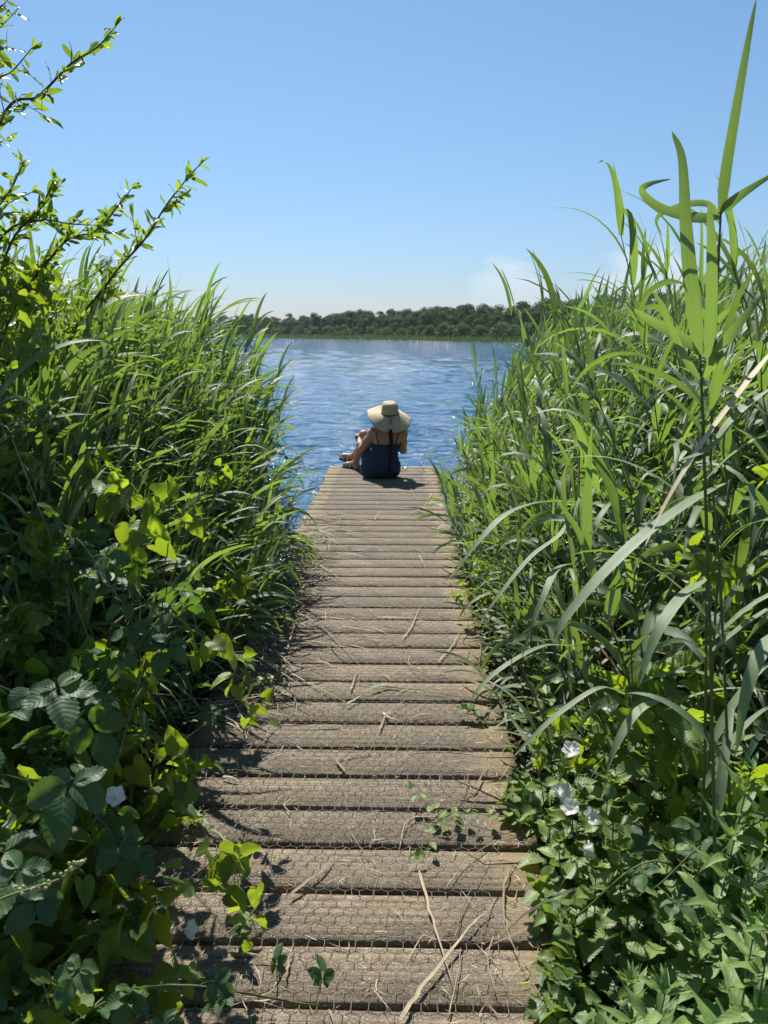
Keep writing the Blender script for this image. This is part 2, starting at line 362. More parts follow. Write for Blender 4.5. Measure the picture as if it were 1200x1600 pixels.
# weathered decking
def woodmat():
    m, t, out = newmat('weathered_decking')
    at = N(t, 'ShaderNodeAttribute', attribute_name='leaf')
    s = N(t, 'ShaderNodeSeparateXYZ'); LK(t, at.outputs['Vector'], s.inputs[0])
    tcn = N(t, 'ShaderNodeTexCoord'); ob = tcn.outputs['Object']
    sep = N(t, 'ShaderNodeSeparateXYZ'); LK(t, ob, sep.inputs[0])
    off = MATH(t, 'MULTIPLY', s.outputs[2], 37.0)
    cmb = N(t, 'ShaderNodeCombineXYZ')
    LK(t, MATH(t, 'ADD', MATH(t, 'MULTIPLY', sep.outputs[0], 2.2), off), cmb.inputs[0])
    LK(t, MATH(t, 'ADD', MATH(t, 'MULTIPLY', sep.outputs[1], 75.0), off), cmb.inputs[1]); LK(t, sep.outputs[2], cmb.inputs[2])
    g1 = NOISE(t, cmb.outputs[0], 1.0, 7, 0.66)
    cmb2 = N(t, 'ShaderNodeCombineXYZ')
    LK(t, MATH(t, 'ADD', MATH(t, 'MULTIPLY', sep.outputs[0], 9.0), off), cmb2.inputs[0])
    LK(t, MATH(t, 'MULTIPLY', sep.outputs[1], 320.0), cmb2.inputs[1])
    g2 = NOISE(t, cmb2.outputs[0], 1.0, 4, 0.6)
    blot = NOISE(t, ob, 3.2, 6, 0.65); blot2 = NOISE(t, ob, 17.0, 5, 0.7); grit = NOISE(t, ob, 160.0, 4, 0.7)
    base = RAMP(t, g1, [(0.32, (0.050, 0.042, 0.034)), (0.45, (0.155, 0.134, 0.105)), (0.56, (0.250, 0.225, 0.180)), (0.72, (0.41, 0.375, 0.31))])
    base = MIXC(t, MATH(t, 'MULTIPLY', RAMP(t, g2, [(0.40, 1.0), (0.55, 0.0)]), 0.45), base, (0.10, 0.075, 0.055))
    pb = MIXC(t, s.outputs[2], (0.60, 0.58, 0.57), (1.14, 1.10, 1.04))
    base = MIXC(t, 1.0, base, pb, 'MULTIPLY')
    base = MIXC(t, 1.0, base, (0.94, 0.84, 0.715), 'MULTIPLY')
    base = MIXC(t, RAMP(t, blot, [(0.42, 0.0), (0.62, 0.65)]), base, (0.105, 0.085, 0.062))
    base = MIXC(t, RAMP(t, blot2, [(0.52, 0.0), (0.72, 0.4)]), base, (0.36, 0.31, 0.25))
    base = MIXC(t, RAMP(t, grit, [(0.52, 0.0), (0.64, 0.55)]), base, (0.46, 0.42, 0.34))
    # bare margins outside the netting: mossy and yellower
    ex = MATH(t, 'ABSOLUTE', MATH(t, 'SUBTRACT', sep.outputs[0], -0.195))
    ex = MATH(t, 'DIVIDE', MATH(t, 'SUBTRACT', MATH(t, 'ADD', ex, MATH(t, 'MULTIPLY', MATH(t, 'SUBTRACT', blot2, 0.5), 0.08)), 0.475), 0.035, clamp=True)
    base = MIXC(t, MATH(t, 'MULTIPLY', ex, 0.42), base, MIXC(t, blot2, (0.15, 0.12, 0.05), (0.33, 0.24, 0.12)))
    h = MATH(t, 'ADD', MATH(t, 'MULTIPLY', g1, 1.0), MATH(t, 'ADD', MATH(t, 'MULTIPLY', g2, 0.8), MATH(t, 'MULTIPLY', grit, 0.5)))
    p = prin(t, base, 0.78, 0.28, 0, BUMP(t, h, 0.85, 0.004))
    LK(t, p.outputs[0], out.inputs[0]); return m
M_WOOD = woodmat()
M_BEAM = plain('jetty_beam', (0.13, 0.10, 0.075), 0.85, 0.2, 0, 0.4, 12, 0.5)
M_WIRE = plain('weathered_wire', (0.24, 0.205, 0.165), 0.65, 0.35, 0.15, 0.3, 20)

# ground
def groundmat():
    m, t, out = newmat('muddy_bank')
    g = N(t, 'ShaderNodeNewGeometry'); pos = g.outputs['Position']
    n1 = NOISE(t, pos, 1.5, 6); n2 = NOISE(t, pos, 25.0, 6, 0.7); n3 = NOISE(t, pos, 0.05, 3)
    mud = MIXC(t, n2, (0.035, 0.026, 0.016), (0.11, 0.085, 0.05))
    grass = MIXC(t, n1, (0.04, 0.07, 0.02), (0.08, 0.11, 0.035))
    sp = N(t, 'ShaderNodeSeparateXYZ'); LK(t, pos, sp.inputs[0])
    f = MATH(t, 'DIVIDE', MATH(t, 'SUBTRACT', sp.outputs[1], 40.0), 20.0, clamp=True)
    c = MIXC(t, f, mud, grass)
    p = prin(t, c, 0.9, 0.2, 0, BUMP(t, n2, 0.6, 0.03)); LK(t, p.outputs[0], out.inputs[0]); return m
M_GROUND = groundmat()

def watermat():
    m, t, out = newmat('lake_water')
    g = N(t, 'ShaderNodeNewGeometry'); pos = g.outputs['Position']
    def wav(ax, sx_, sy_, scale, detail, rough=0.5, dist=0.0):
        mp = N(t, 'ShaderNodeMapping'); mp.inputs['Rotation'].default_value = (0, 0, ax); mp.inputs['Scale'].default_value = (sx_, sy_, 1)
        LK(t, pos, mp.inputs[0])
        n = N(t, 'ShaderNodeTexNoise'); n.inputs['Scale'].default_value = scale; n.inputs['Detail'].default_value = detail
        n.inputs['Roughness'].default_value = rough; n.inputs['Distortion'].default_value = dist
        LK(t, mp.outputs[0], n.inputs['Vector']); return n.outputs[0]
    a = wav(R(8), 0.28, 1.0, 0.75, 3, 0.5, 0.3)
    b = wav(R(-14), 0.40, 1.0, 2.6, 4, 0.55, 0.4)
    c = wav(R(22), 0.55, 1.0, 9.0, 4, 0.6, 0.2)
    big = NOISE(t, pos, 0.02, 2)
    amp = MATH(t, 'ADD', 0.75, MATH(t, 'MULTIPLY', big, 0.5))
    h = MATH(t, 'MULTIPLY', MATH(t, 'ADD', MATH(t, 'MULTIPLY', a, 0.02), MATH(t, 'ADD', MATH(t, 'MULTIPLY', b, 0.40), MATH(t, 'MULTIPLY', c, 0.09))), amp)
    bm = BUMP(t, h, 1.0, 1.0)
    p = prin(t, (0.030, 0.110, 0.215), 0.06, 0.5, 0, bm); p.inputs['IOR'].default_value = 1.333
    LK(t, p.outputs[0], out.inputs[0]); return m
M_WATER = watermat()

# ------------------------------------------------------------------ terrain, lake
WATER_Z = -0.60
SHORE = np.array([(-900, 900), (-400, 520), (-150, 345), (-49.4, 264.6), (-12, 203), (18.8, 147.6), (42, 118), (90, 95), (220, 70), (900, 60)], float)
def shore_dist(x, y):
    p = np.stack([x, y], -1); best = np.full(x.shape, 1e9); sgn = np.ones(x.shape)
    for a, b in zip(SHORE[:-1], SHORE[1:]):
        ab = b - a; tt = np.clip(((p - a) @ ab) / (ab @ ab), 0, 1)
        q = a + tt[..., None] * ab; d = np.linalg.norm(p - q, axis=-1)
        cr = ab[0] * (p[..., 1] - a[1]) - ab[1] * (p[..., 0] - a[0])
        m = d < best; best = np.where(m, d, best); sgn = np.where(m, np.sign(cr), sgn)
    return best * sgn
def sstep(a, b, x): t = np.clip((x - a) / (b - a), 0, 1); return t * t * (3 - 2 * t)
def height(x, y):
    sd = shore_dist(x, y)
    far = np.where(sd > 0, -0.62 + 0.5 * sstep(0, 4, sd) + 3.6 * sstep(4, 90, sd), -0.62 + 0.06 * np.clip(sd, -30, 0))
    edge = 5.6 + 0.5 * np.sin(x * 0.9) + 0.05 * np.abs(x)
    near = -0.30 - 1.5 * sstep(edge - 2.2, edge + 4, y) + 0.05 * np.sin(x * 3.1 + y * 2) + 0.04 * np.sin(x * 7.3 - y * 5)
    deck = np.exp(-((x + 0.19) / 0.7) ** 4) * 0.22
    near = near - deck + 0.16 * np.clip(np.abs(x + 0.19) - 1.2, 0, 3) * (y < 4.5)
    return np.where(y < 60, np.maximum(near, -1.9), far) * 1.0
def grid_axis(ext, n, c=0.0, k=6.0):
    s = np.linspace(-1, 1, n); return c + ext * np.sinh(k * s) / math.sinh(k)
gx = grid_axis(680, 190, 0, 7.5); gy = np.concatenate([grid_axis(1600, 200, 1.5, 8.5)[20:150], np.linspace(60.5, 1500, 300) ** 1.0])
gy = np.unique(np.concatenate([gy[gy < 40], np.linspace(40, 420, 170), np.linspace(430, 680, 14)]))
X, Y = np.meshgrid(gx, gy); Z = height(X, Y)
gb = MB(); nxg = len(gx); ii = np.arange(len(gy) - 1)[:, None] * nxg + np.arange(nxg - 1)[None]
gb.add(np.stack([X, Y, Z], -1), np.stack([ii, ii + 1, ii + nxg + 1, ii + nxg], -1).reshape(-1, 4))
ground = gb.build('ground', M_GROUND); tag(ground, 'dark muddy bank and lake bed running to the far shore', kind='structure')
wvr = np.random.default_rng(41)
rad_ = np.concatenate([np.linspace(0.5, 6, 30)[:-1], np.geomspace(6, 700, 520)]); the = np.linspace(-0.1, math.pi + 0.1, 860)
RR, TT = np.meshgrid(rad_, the, indexing='ij'); WX = -0.2 + RR * np.cos(TT); WY = 1.4 + RR * np.sin(TT)
sp_ = np.maximum(RR * (the[1] - the[0]), np.gradient(rad_)[:, None])
WH = np.zeros_like(WX)
for i in range(46):
    lam = 0.30 * (8.0 ** (i / 45)); dirn = R(-90) + wvr.normal(0.12, .42); k_ = 2 * math.pi / lam
    amp = (0.017 if lam > 1.2 else .034) / k_ * wvr.uniform(.7, 1.3)
    ph = k_ * (WX * math.cos(dirn) + WY * math.sin(dirn)) + wvr.uniform(0, 6.28)
    ph = ph + .6 * np.sin(.35 * WX + i) + .5 * np.sin(.28 * WY + 2 * i)
    s_ = np.sin(ph); WH += amp * (s_ + .25 * np.cos(2 * ph)) * sstep(1.6, 3.2, lam / sp_)
WH *= (0.85 + .15 * np.sin(WX * .05 + .6 * np.sin(WY * .07)) * np.sin(WY * .045 + 1))
wb = MB(); nth = len(the); ii = np.arange(len(rad_) - 1)[:, None] * nth + np.arange(nth - 1)[None]
wb.add(np.stack([WX, WY, WATER_Z + WH], -1), np.stack([ii, ii + nth, ii + nth + 1, ii + 1], -1).reshape(-1, 4))
tag(wb.build('water', M_WATER), 'rippled blue lake water', kind='structure')

# ------------------------------------------------------------------ jetty
DX0, DX1, DEND, PITCH = -0.81, 0.42, 8.72, 0.1868
jetty = empty('jetty', (0, 0, 0)); tag(jetty, 'weathered grey-brown plank jetty covered in chicken wire running out into the lake', 'jetty')
db = MB(); nb = 56
jr = np.random.default_rng(3)
for k in range(nb):
    y1 = DEND - k * PITCH; g = 0.020 + jr.uniform(-.005, .005)
    y0 = y1 - PITCH + g
    ex0, ex1 = jr.uniform(-.012, .012), jr.uniform(-.012, .012); dz = jr.uniform(-.003, .002); sk = jr.uniform(-.003, .003)
    tnt = jr.uniform(0.05, 0.95)
    m0 = MB(); n = 26; xs = np.linspace(DX0 + ex0, DX1 + ex1, n)
    wob = 0.0016 * np.sin(xs * jr.uniform(6, 14) + jr.uniform(0, 6)); cup = jr.uniform(-.002, .0025)
    prof = [(0, -0.036), (0, -0.004), (0.004, 0.0), (0.5, None), (-0.004, 0.0), (1, -0.004), (1, -0.036)]
    V = []
    for x, wv in zip(xs, wob):
        s_ = sk * (x - DX0)
        ya, yb = y0 + wv + s_, y1 + wv * 0.6 + s_
        V.append([(x, ya, dz - .036), (x, ya, dz - .005), (x, ya + .005, dz), (x, (ya + yb) / 2, dz + cup), (x, yb - .005, dz), (x, yb, dz - .005), (x, yb, dz - .036)])
    V = np.array(V); i = np.arange(n - 1)[:, None] * 7; j = np.arange(7)[None]; jn = (j + 1) % 7
    Q = np.stack([i + j, i + 7 + j, i + 7 + jn, i + jn], -1).reshape(-1, 4)
    T = [(0, 1, 2), (0, 2, 3), (0, 3, 4), (0, 4, 5), (0, 5, 6)]; T += [(c + (n - 1) * 7, b + (n - 1) * 7, a + (n - 1) * 7) for a, b, c in T]
    db.add(V.reshape(-1, 3), Q, T, np.array([0, 0, tnt]))
db.build('decking', M_WOOD, jetty, smooth=False)
for x in (-0.70, -0.2, 0.30):
    b = MB(); box(b, x - .03, x + .03, -1.7, DEND - .05, -0.19, -0.042); b.build('joist', M_BEAM, jetty)
for y in (8.55, 6.6, 4.6, 2.6):
    for x in (-0.785, 0.39):
        b = MB(); tube(b, [(x, y, -2.2), (x, y, -1.0), (x, y, -0.045)], 0.055, 12); b.build('post', M_BEAM, jetty)
# hexagonal chicken wire stapled over the boards
nb_ = MB(); wr = np.random.default_rng(8)
HY = 0.0600                 # cell pitch across and along
X0, X1 = -0.675, 0.29; HX = 0.0405; ncol = int((X1 - X0) / (HX / 2)); nrow = int((DEND - 0.06 + 0.9) / HY)
def zz(x, y): return 0.0035 + 0.0035 * (0.5 + 0.5 * np.sin(x * 9 + np.sin(y * 3.1) * 2)) * (0.5 + 0.5 * np.sin(y * 5.3 + x * 3)) + 0.001 * np.sin(x * 40 + y * 31)
a_ = 0.0105                              # half height of the twisted side
pts = {}
def nod(i, j, k):                        # twist at column i, row j, k = -1 lower end, +1 upper end
    key = (i, j, k)
    if key not in pts:
        x = X0 + i * HX / 2 + wr.normal(0, .0011) + 0.004 * math.sin(j * 0.05 + i * 0.02); y = -0.9 + (j + 0.5 * (i % 2)) * HY + k * a_ + wr.normal(0, .0011)
        pts[key] = (x, y, float(zz(x, y)))
    return pts[key]
segs = []; tw = []
for i in range(ncol):
    for j in range(nrow):
        tw.append((nod(i, j, -1), nod(i, j, 1)))
        if i + 1 < ncol:
            jj = j if i % 2 == 0 else j + 1       # upper end of (i,j) goes to lower end of the neighbour half a row up
            if jj < nrow:
                segs.append((nod(i, j, 1), nod(i + 1, jj, -1)))
        if i > 0:
            jj = j if i % 2 == 0 else j + 1
            if jj < nrow: segs.append((nod(i, j, 1), nod(i - 1, jj, -1)))
def sticks(mb, S, r):
    S = np.array(S); a, b = S[:, 0], S[:, 1]; d = unit(b - a); up = np.array([0, 0, 1.])
    s = unit(np.cross(d, up)); u = np.cross(s, d)
    th = [R(90), R(210), R(330)]
    ring = np.stack([math.cos(q) * s + math.sin(q) * u for q in th], 1) * r
    V = np.concatenate([a[:, None] + ring, b[:, None] + ring], 1)
    base = (np.arange(len(S)) * 6)[:, None, None]
    q = np.array([(0, 1, 4, 3), (1, 2, 5, 4), (2, 0, 3, 5)])[None]
    mb.add(V.reshape(-1, 3), (base + q).reshape(-1, 4))
sticks(nb_, segs, 0.00075); sticks(nb_, tw, 0.0012)
nb_.build('wire_netting', M_WIRE, jetty, smooth=False)

# ------------------------------------------------------------------ far shore
def crown_tree(r, H, Wd, nclump, leaf, low=0.25, per=34):
    tb, cb = MB(), MB()
    tube(tb, [(0, 0, -0.6), (0.05, 0.02, H * .3), (r.uniform(-.2, .2), r.uniform(-.2, .2), H * .78)], [0.028 * H, .02 * H, .006 * H], 7)
    C = []
    for k in range(nclump):
        z = r.uniform(low, 1.0); rad = math.sin(min(1, (1.06 - z) / (1.06 - low) * 0.86 + 0.14) * math.pi * 0.62) * Wd / 2
        th = r.uniform(0, 6.283); q = rad * math.sqrt(r.uniform(0.25, 1)) * 0.85
        C.append((q * math.cos(th), q * math.sin(th), z * H * 0.93))
        if k % 4 == 0: tube(tb, [(0, 0, z * H * .45), (q * .5 * math.cos(th), q * .5 * math.sin(th), z * H * .7), (q * math.cos(th), q * math.sin(th), z * H * .9)], [.010 * H, .006 * H, .002 * H], 4)
    C = np.array(C); cr = r.uniform(.10, .2, len(C)) * Wd
    n = nclump * per
    idx = np.repeat(np.arange(nclump), per)
    d = unit(r.normal(size=(n, 3))); P = C[idx] + d * (cr[idx] * r.uniform(.45, 1.0, n) ** .5)[:, None] * np.array([1, 1, .75])
    nrm = unit(d + r.normal(0, .6, (n, 3))); s = unit(np.cross(nrm, r.normal(size=(n, 3)))); u = np.cross(nrm, s)
    sz = leaf * r.uniform(.6, 1.4, n)[:, None]
    V = np.stack([P - s * sz, P + u * sz * .7, P + s * sz, P - u * sz * .7], 1)
    Q = (np.arange(n) * 4)[:, None] + np.arange(4)[None]
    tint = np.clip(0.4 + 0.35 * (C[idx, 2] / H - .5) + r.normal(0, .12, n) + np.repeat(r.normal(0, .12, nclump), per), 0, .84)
    A = np.zeros((n, 4, 3)); A[..., 0] = .5; A[..., 1] = .4; A[..., 2] = tint[:, None]
    cb.add(V.reshape(-1, 3), Q, None, A.reshape(-1, 3))
    return tb, cb
tr = np.random.default_rng(21)
protos = []
for k in range(8):
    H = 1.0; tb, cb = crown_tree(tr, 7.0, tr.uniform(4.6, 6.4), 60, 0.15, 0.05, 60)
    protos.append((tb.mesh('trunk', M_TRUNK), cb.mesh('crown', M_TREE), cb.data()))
shr = []
for k in range(5):
    tb, cb = crown_tree(tr, 2.3, tr.uniform(3.2, 4.6), 26, 0.13, 0.02, 60)
    shr.append((tb.mesh('stem', M_TRUNK), cb.mesh('crown', M_SHRB)))
seglen = np.linalg.norm(np.diff(SHORE, axis=0), axis=1)
def along(s):
    acc = 0
    for a, b, l in zip(SHORE[:-1], SHORE[1:], seglen):
        if s <= acc + l: f = (s - acc) / l; d = (b - a) / l; return a + f * (b - a), np.array([-d[1], d[0]])
        acc += l
    return SHORE[-1], np.array([0, 1.])
S0 = seglen[:3].sum()         # arc length at (-49, 265)
def put_tree(meshes, P, s, name, lab, cat, grp, child):
    t = empty(name, (P[0], P[1], float(height(np.array(P[0]), np.array(P[1]))))); t.scale = (s * tr.uniform(.9, 1.15),) * 2 + (s,); t.rotation_euler = (0, 0, tr.uniform(0, 6.28))
    tag(t, lab, cat, grp)
    for nm, me in zip(child, meshes[:2]):
        o = bpy.data.objects.new(nm, me); COL.objects.link(o); o.parent = t
for row, (off, step, hs) in enumerate(((8, 3.9, .80), (14, 4.4, .93), (22, 5.0, .95))):
    s = S0 - 70
    while s < S0 + 205:
        p, nrm = along(s); f = (s - S0) / 140
        q = p + nrm * (off + tr.uniform(-1.5, 1.5))
        grow = 0.88 + .16 * min(1, max(0, f)) + 0.12 * math.sin(s * .11) + .06 * math.sin(s * .041 + 1)
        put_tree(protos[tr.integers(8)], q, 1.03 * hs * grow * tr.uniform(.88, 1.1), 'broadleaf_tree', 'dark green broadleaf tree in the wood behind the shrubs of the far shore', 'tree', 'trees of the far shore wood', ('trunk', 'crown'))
        s += step * tr.uniform(.8, 1.2)
# the rest of the wood, further in and out to both sides, reads as one mass
wm = MB()
for off, step, hs, r0, r1 in ((32, 6, .95, -70, 205), (44, 8, .95, -70, 205), (12, 5, .9, -420, -70), (26, 6, 1., -420, -70), (14, 6, .95, 205, 420)):
    s = S0 + r0
    while s < S0 + r1:
        p, nrm = along(s); q = p + nrm * (off + tr.uniform(-2, 2)); a = tr.uniform(0, 6.28); c, d = math.cos(a), math.sin(a); k = 1.03 * hs * tr.uniform(.85, 1.12)
        k *= 1 + .14 * min(1, max(0, (s - S0) / 140)); wm.add_mesh(protos[tr.integers(8)][2], [[c, -d, 0], [d, c, 0], [0, 0, 1]], (q[0], q[1], float(height(np.array(q[0]), np.array(q[1])))), k)
        s += step * tr.uniform(.8, 1.2)
tag(wm.build('woodland', M_TREE, smooth=False), 'dark wood receding behind the front trees of the far shore', 'woodland', kind='stuff')
s = S0 - 60
while s < S0 + 200:
    p, nrm = along(s); q = p + nrm * (4.6 + tr.uniform(-.5, .8))
    put_tree(shr[tr.integers(5)], q, tr.uniform(.95, 1.5), 'shore_shrub', 'rounded paler green shrub on the far shore below the dark wood', 'shrub', 'shrubs along the far shore', ('stem', 'crown'))
    s += tr.choice([3.2, 4.5, 7.5])
# reeds fringing the far shore
fb = MB(); n = 16000
ss = S0 + tr.uniform(-120, 230, n); pp = np.array([along(x)[0] + along(x)[1] * y for x, y in zip(ss, tr.uniform(-0.4, 4.0, n))])
dd = shore_dist(pp[:, 0], pp[:, 1])
P3 = np.column_stack([pp, np.maximum(height(pp[:, 0], pp[:, 1]), -0.65)])
blades(fb, P3, tr.uniform(0, 6.28, n), R(86), tr.uniform(.7, 1.3, n), .16, .5, 0.5, tr.uniform(.1, .84, n), nseg=2)
tag(fb.build('shore_reeds', M_SHRB), 'thin pale green fringe of reeds along the far waterline', 'reeds', kind='stuff')
# two swans resting by the far shore
M_SWAN = plain('white_plumage', (0.82, 0.82, 0.80), .7, .2, 0, .05)
M_BILL = plain('orange_bill', (0.6, 0.2, 0.05))
def swan(loc, rz, lab):
    o = empty('swan', loc); o.rotation_euler = (0, 0, rz)
    b = MB(); tube(b, [(-.45, 0, .22), (-.34, 0, .16), (-.1, 0, .12), (.15, 0, .12), (.3, 0, .18), (.36, 0, .34), (.33, 0, .5), (.36, 0, .62), (.43, 0, .66), (.5, 0, .64)], [.02, .1, .19, .17, .09, .05, .04, .04, .05, .025], 10)
    b.build('body', M_SWAN, o); c = MB(); tube(c, [(.48, 0, .64), (.58, 0, .61)], [.022, .008], 6); c.build('bill', M_BILL, o)
    tag(o, lab, 'swan', 'swans by the far shore')
swan((2.2, 158, WATER_Z), 2.9, 'left of the two tiny white swans near the far waterline')
swan((3.3, 156, WATER_Z), 3.3, 'right of the two tiny white swans near the far waterline')

# ------------------------------------------------------------------ reeds
def reed_variant(H, seed, nl=None, droop=False):
    r = np.random.default_rng(seed); sb, lb = MB(), MB()
    lean = 0.20 * H * r.uniform(.3, 1.5); ly = r.uniform(-.06, .06) * H
    tt = np.linspace(0, 1, 8); Hs = H * 0.84
    P = np.stack([lean * tt ** 2, ly * tt ** 1.5, Hs * tt], -1)
    tube(sb, P, np.linspace(.0042, .0018, 8), 5, (0, 0, r.uniform(.3, .7)))
    nl = nl or int(6 + 5.6 * H)
    t = np.linspace(.16 if H < 1.5 else .22, 1.0, nl) + r.normal(0, .012, nl); t = np.clip(t, .1, 1)
    base = np.stack([lean * t ** 2, ly * t ** 1.5, Hs * t], -1)
    phi = r.uniform(0, 6.28) + np.arange(nl) * math.pi + r.normal(0, .45, nl)
    vx = np.cos(phi) * .75 + .95 * t; vy = np.sin(phi) * .75
    az = np.arctan2(vy, vx)
    up = t > .86
    el = np.where(up, r.uniform(1.15, 1.5, nl), r.uniform(.75, 1.2, nl))
    bend = np.where(up, r.uniform(.2, 1.3, nl), np.where(r.random(nl) < .2, r.uniform(.5, 1.1, nl), r.uniform(1.4, 2.9, nl)))
    L = r.uniform(.32, .56, nl) * np.where(up, .85, 1) * (.72 + .1 * H); W = r.uniform(.027, .050, nl)
    if droop: el = el * np.where(up, .72, .8); L = L * 1.22; W = W * .9; bend = np.where(up, r.uniform(.7, 1.6, nl), bend * .85)
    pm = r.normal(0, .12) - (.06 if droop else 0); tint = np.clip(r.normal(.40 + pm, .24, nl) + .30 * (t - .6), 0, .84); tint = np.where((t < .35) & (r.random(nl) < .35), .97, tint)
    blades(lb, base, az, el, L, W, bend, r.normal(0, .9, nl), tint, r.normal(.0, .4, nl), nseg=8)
    blades(lb, base[-1:], r.uniform(-.5, .5), 1.42, .26, .014, .4, .3, .6, nseg=6)     # furled tip
    return sb, lb
CL = {'tall': (2.45, 10), 'mid': (1.75, 8), 'low': (1.1, 7)}
RV = {}
for ci, (k, (H, n)) in enumerate(CL.items()):
    RV[k] = []
    for i in range(n):
        sb, lb = reed_variant(H, 100 * ci + i)
        RV[k].append((sb.mesh('reed_stem', M_STEM), lb.mesh('reed_leaves', M_REED), sb.data(), lb.data()))
    RV[k + 'L'] = []
    for i in range(n):
        sb, lb = reed_variant(H, 1000 + 100 * ci + i, droop=True)
        RV[k + 'L'].append((sb.mesh('reed_stem', M_STEM), lb.mesh('reed_leaves', M_REED), sb.data(), lb.data()))
def top_right(x, y):
    dx = x - 0.42
    h = 0.42 + 1.62 * sstep(.05, 1.15, dx)
    h = np.where(y < 3.4, 0.30 + 1.72 * sstep(.12, .80, dx), h)
    h = h * (1 - .25 * sstep(8.0, 11.5, y))
    return h
def top_left(x, y):
    dx = -0.81 - x
    h = 0.45 + 1.42 * sstep(.05, 1.25, dx)
    fall = sstep(5.3, 7.2, y - 0.35 * np.clip(dx, 0, 3))
    return h * (1 - fall) + (-.1 + .5 * sstep(0, 1, dx)) * fall
rr = np.random.default_rng(77)
spots = []
def scatter(side, n, xr, yr, ok):
    k = 0
    while k < n:
        x = rr.uniform(*xr); y = rr.uniform(*yr)
        if side == 'R': x = 0.50 + (x - 0.50) ** 1.0
        if not ok(x, y): continue
        tz = float(top_right(x, y) if side == 'R' else top_left(x, y)) + rr.normal(0, .10)
        bz = float(height(np.array(x), np.array(y)))
        spots.append((side, x, y, bz, tz)); k += 1
scatter('R', 430, (.47, 1.4), (2.15, 11.0), lambda x, y: (x > .55 or y > 2.5) and x > .50 + .035 * max(0, y - 5))
scatter('R', 620, (.9, 4.6), (1.9, 11.5), lambda x, y: x - .42 < .55 * y and x > .75)
scatter('L', 470, (-2.0, -.88), (2.25, 6.8), lambda x, y: (y > 2.9 or x < -1.05) and x < -.90 - .50 * max(0, y - 4.7))
scatter('L', 380, (-4.6, -1.4), (2.7, 7.5), lambda x, y: -x < .62 * y + .5 and x < -.90 - .50 * max(0, y - 4.7))
def vis(s):
    side, x, y, bz, tz = s; e = (x - .42) if side == 'R' else (-.81 - x)
    return math.hypot(x, y) + 1.6 * max(0, e - .1) - 0.9 * (tz - 1.2)
spots.sort(key=vis)
mass = {'R': (MB(), MB()), 'L': (MB(), MB())}
RLAB = {'R': 'green reed with long arching blades in the bed right of the jetty',
        'L': 'green reed with long arching blades in the bed left of the jetty'}
nind = 0
for s in spots:
    side, x, y, bz, tz = s; tot = max(.5, tz - bz)
    key = 'tall' if tot > 2.1 else ('mid' if tot > 1.4 else 'low')
    k = tot / CL[key[:4].rstrip('L')][0] * rr.uniform(.96, 1.05)
    rz = rr.normal(0, .5)
    if side == 'R' and y < 6.0 and (tz < 1.2 and rr.random() < .5 or rr.random() < .12): rz = math.pi + rr.normal(0, .7)
    if side == 'R' and rz < 1.5: rz *= .8
    if (side == 'L' and rr.random() < .42) or rr.random() < .08: key += 'L'
    va = RV[key][rr.integers(len(RV[key]))]
    if nind < 285:
        nind += 1
        e = empty('common_reed', (x, y, bz)); e.rotation_euler = (0, 0, rz); e.scale = (k * .5 + .5,) * 2 + (k,)
        tag(e, RLAB[side], 'reed', 'reeds in the bed right of the jetty' if side == 'R' else 'reeds in the bed left of the jetty')
        for nm, me in (('stem', va[0]), ('leaf_blades', va[1])):
            o = bpy.data.objects.new(nm, me); COL.objects.link(o); o.parent = e
    else:
        c, d = math.cos(rz), math.sin(rz); kk = k * .5 + .5
        M = np.array([[c * kk, -d * kk, 0], [d * kk, c * kk, 0], [0, 0, k]])
        mass[side][0].add_mesh(va[2], M, (x, y, bz)); mass[side][1].add_mesh(va[3], M, (x, y, bz))
for side, word in (('R', 'right'), ('L', 'left')):
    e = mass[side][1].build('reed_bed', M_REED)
    tag(e, 'dense mass of green reed leaves filling the bed on the %s of the jetty' % word, 'reeds', kind='stuff')
    o = mass[side][0].build('stems', M_STEM, e); o['kind'] = 'stuff'
# dry leaf litter and broken old stems low among the reeds
for side, (xa, xb), (ya, yb), n in (('R', (.50, 3.6), (1.6, 10), 2600), ('L', (-3.6, -.86), (1.6, 6.8), 2600)):
    b = MB(); x = rr.uniform(xa, xb, n); y = rr.uniform(ya, yb, n); z = np.maximum(height(x, y), WATER_Z) + rr.uniform(0, .35, n) + rr.random(n) ** 4 * .6
    blades(b, np.stack([x, y, z], -1), rr.uniform(0, 6.28, n), rr.normal(.35, .5, n), rr.uniform(.25, .7, n), rr.uniform(.006, .016, n), rr.normal(.4, .6, n), rr.normal(0, 1, n), rr.uniform(0.1, .9, n), nseg=4)
    tag(b.build('reed_litter', M_DEAD), 'brown dead reed litter lying under the %s reed bed' % ('right' if side == 'R' else 'left'), 'reed litter', kind='stuff')

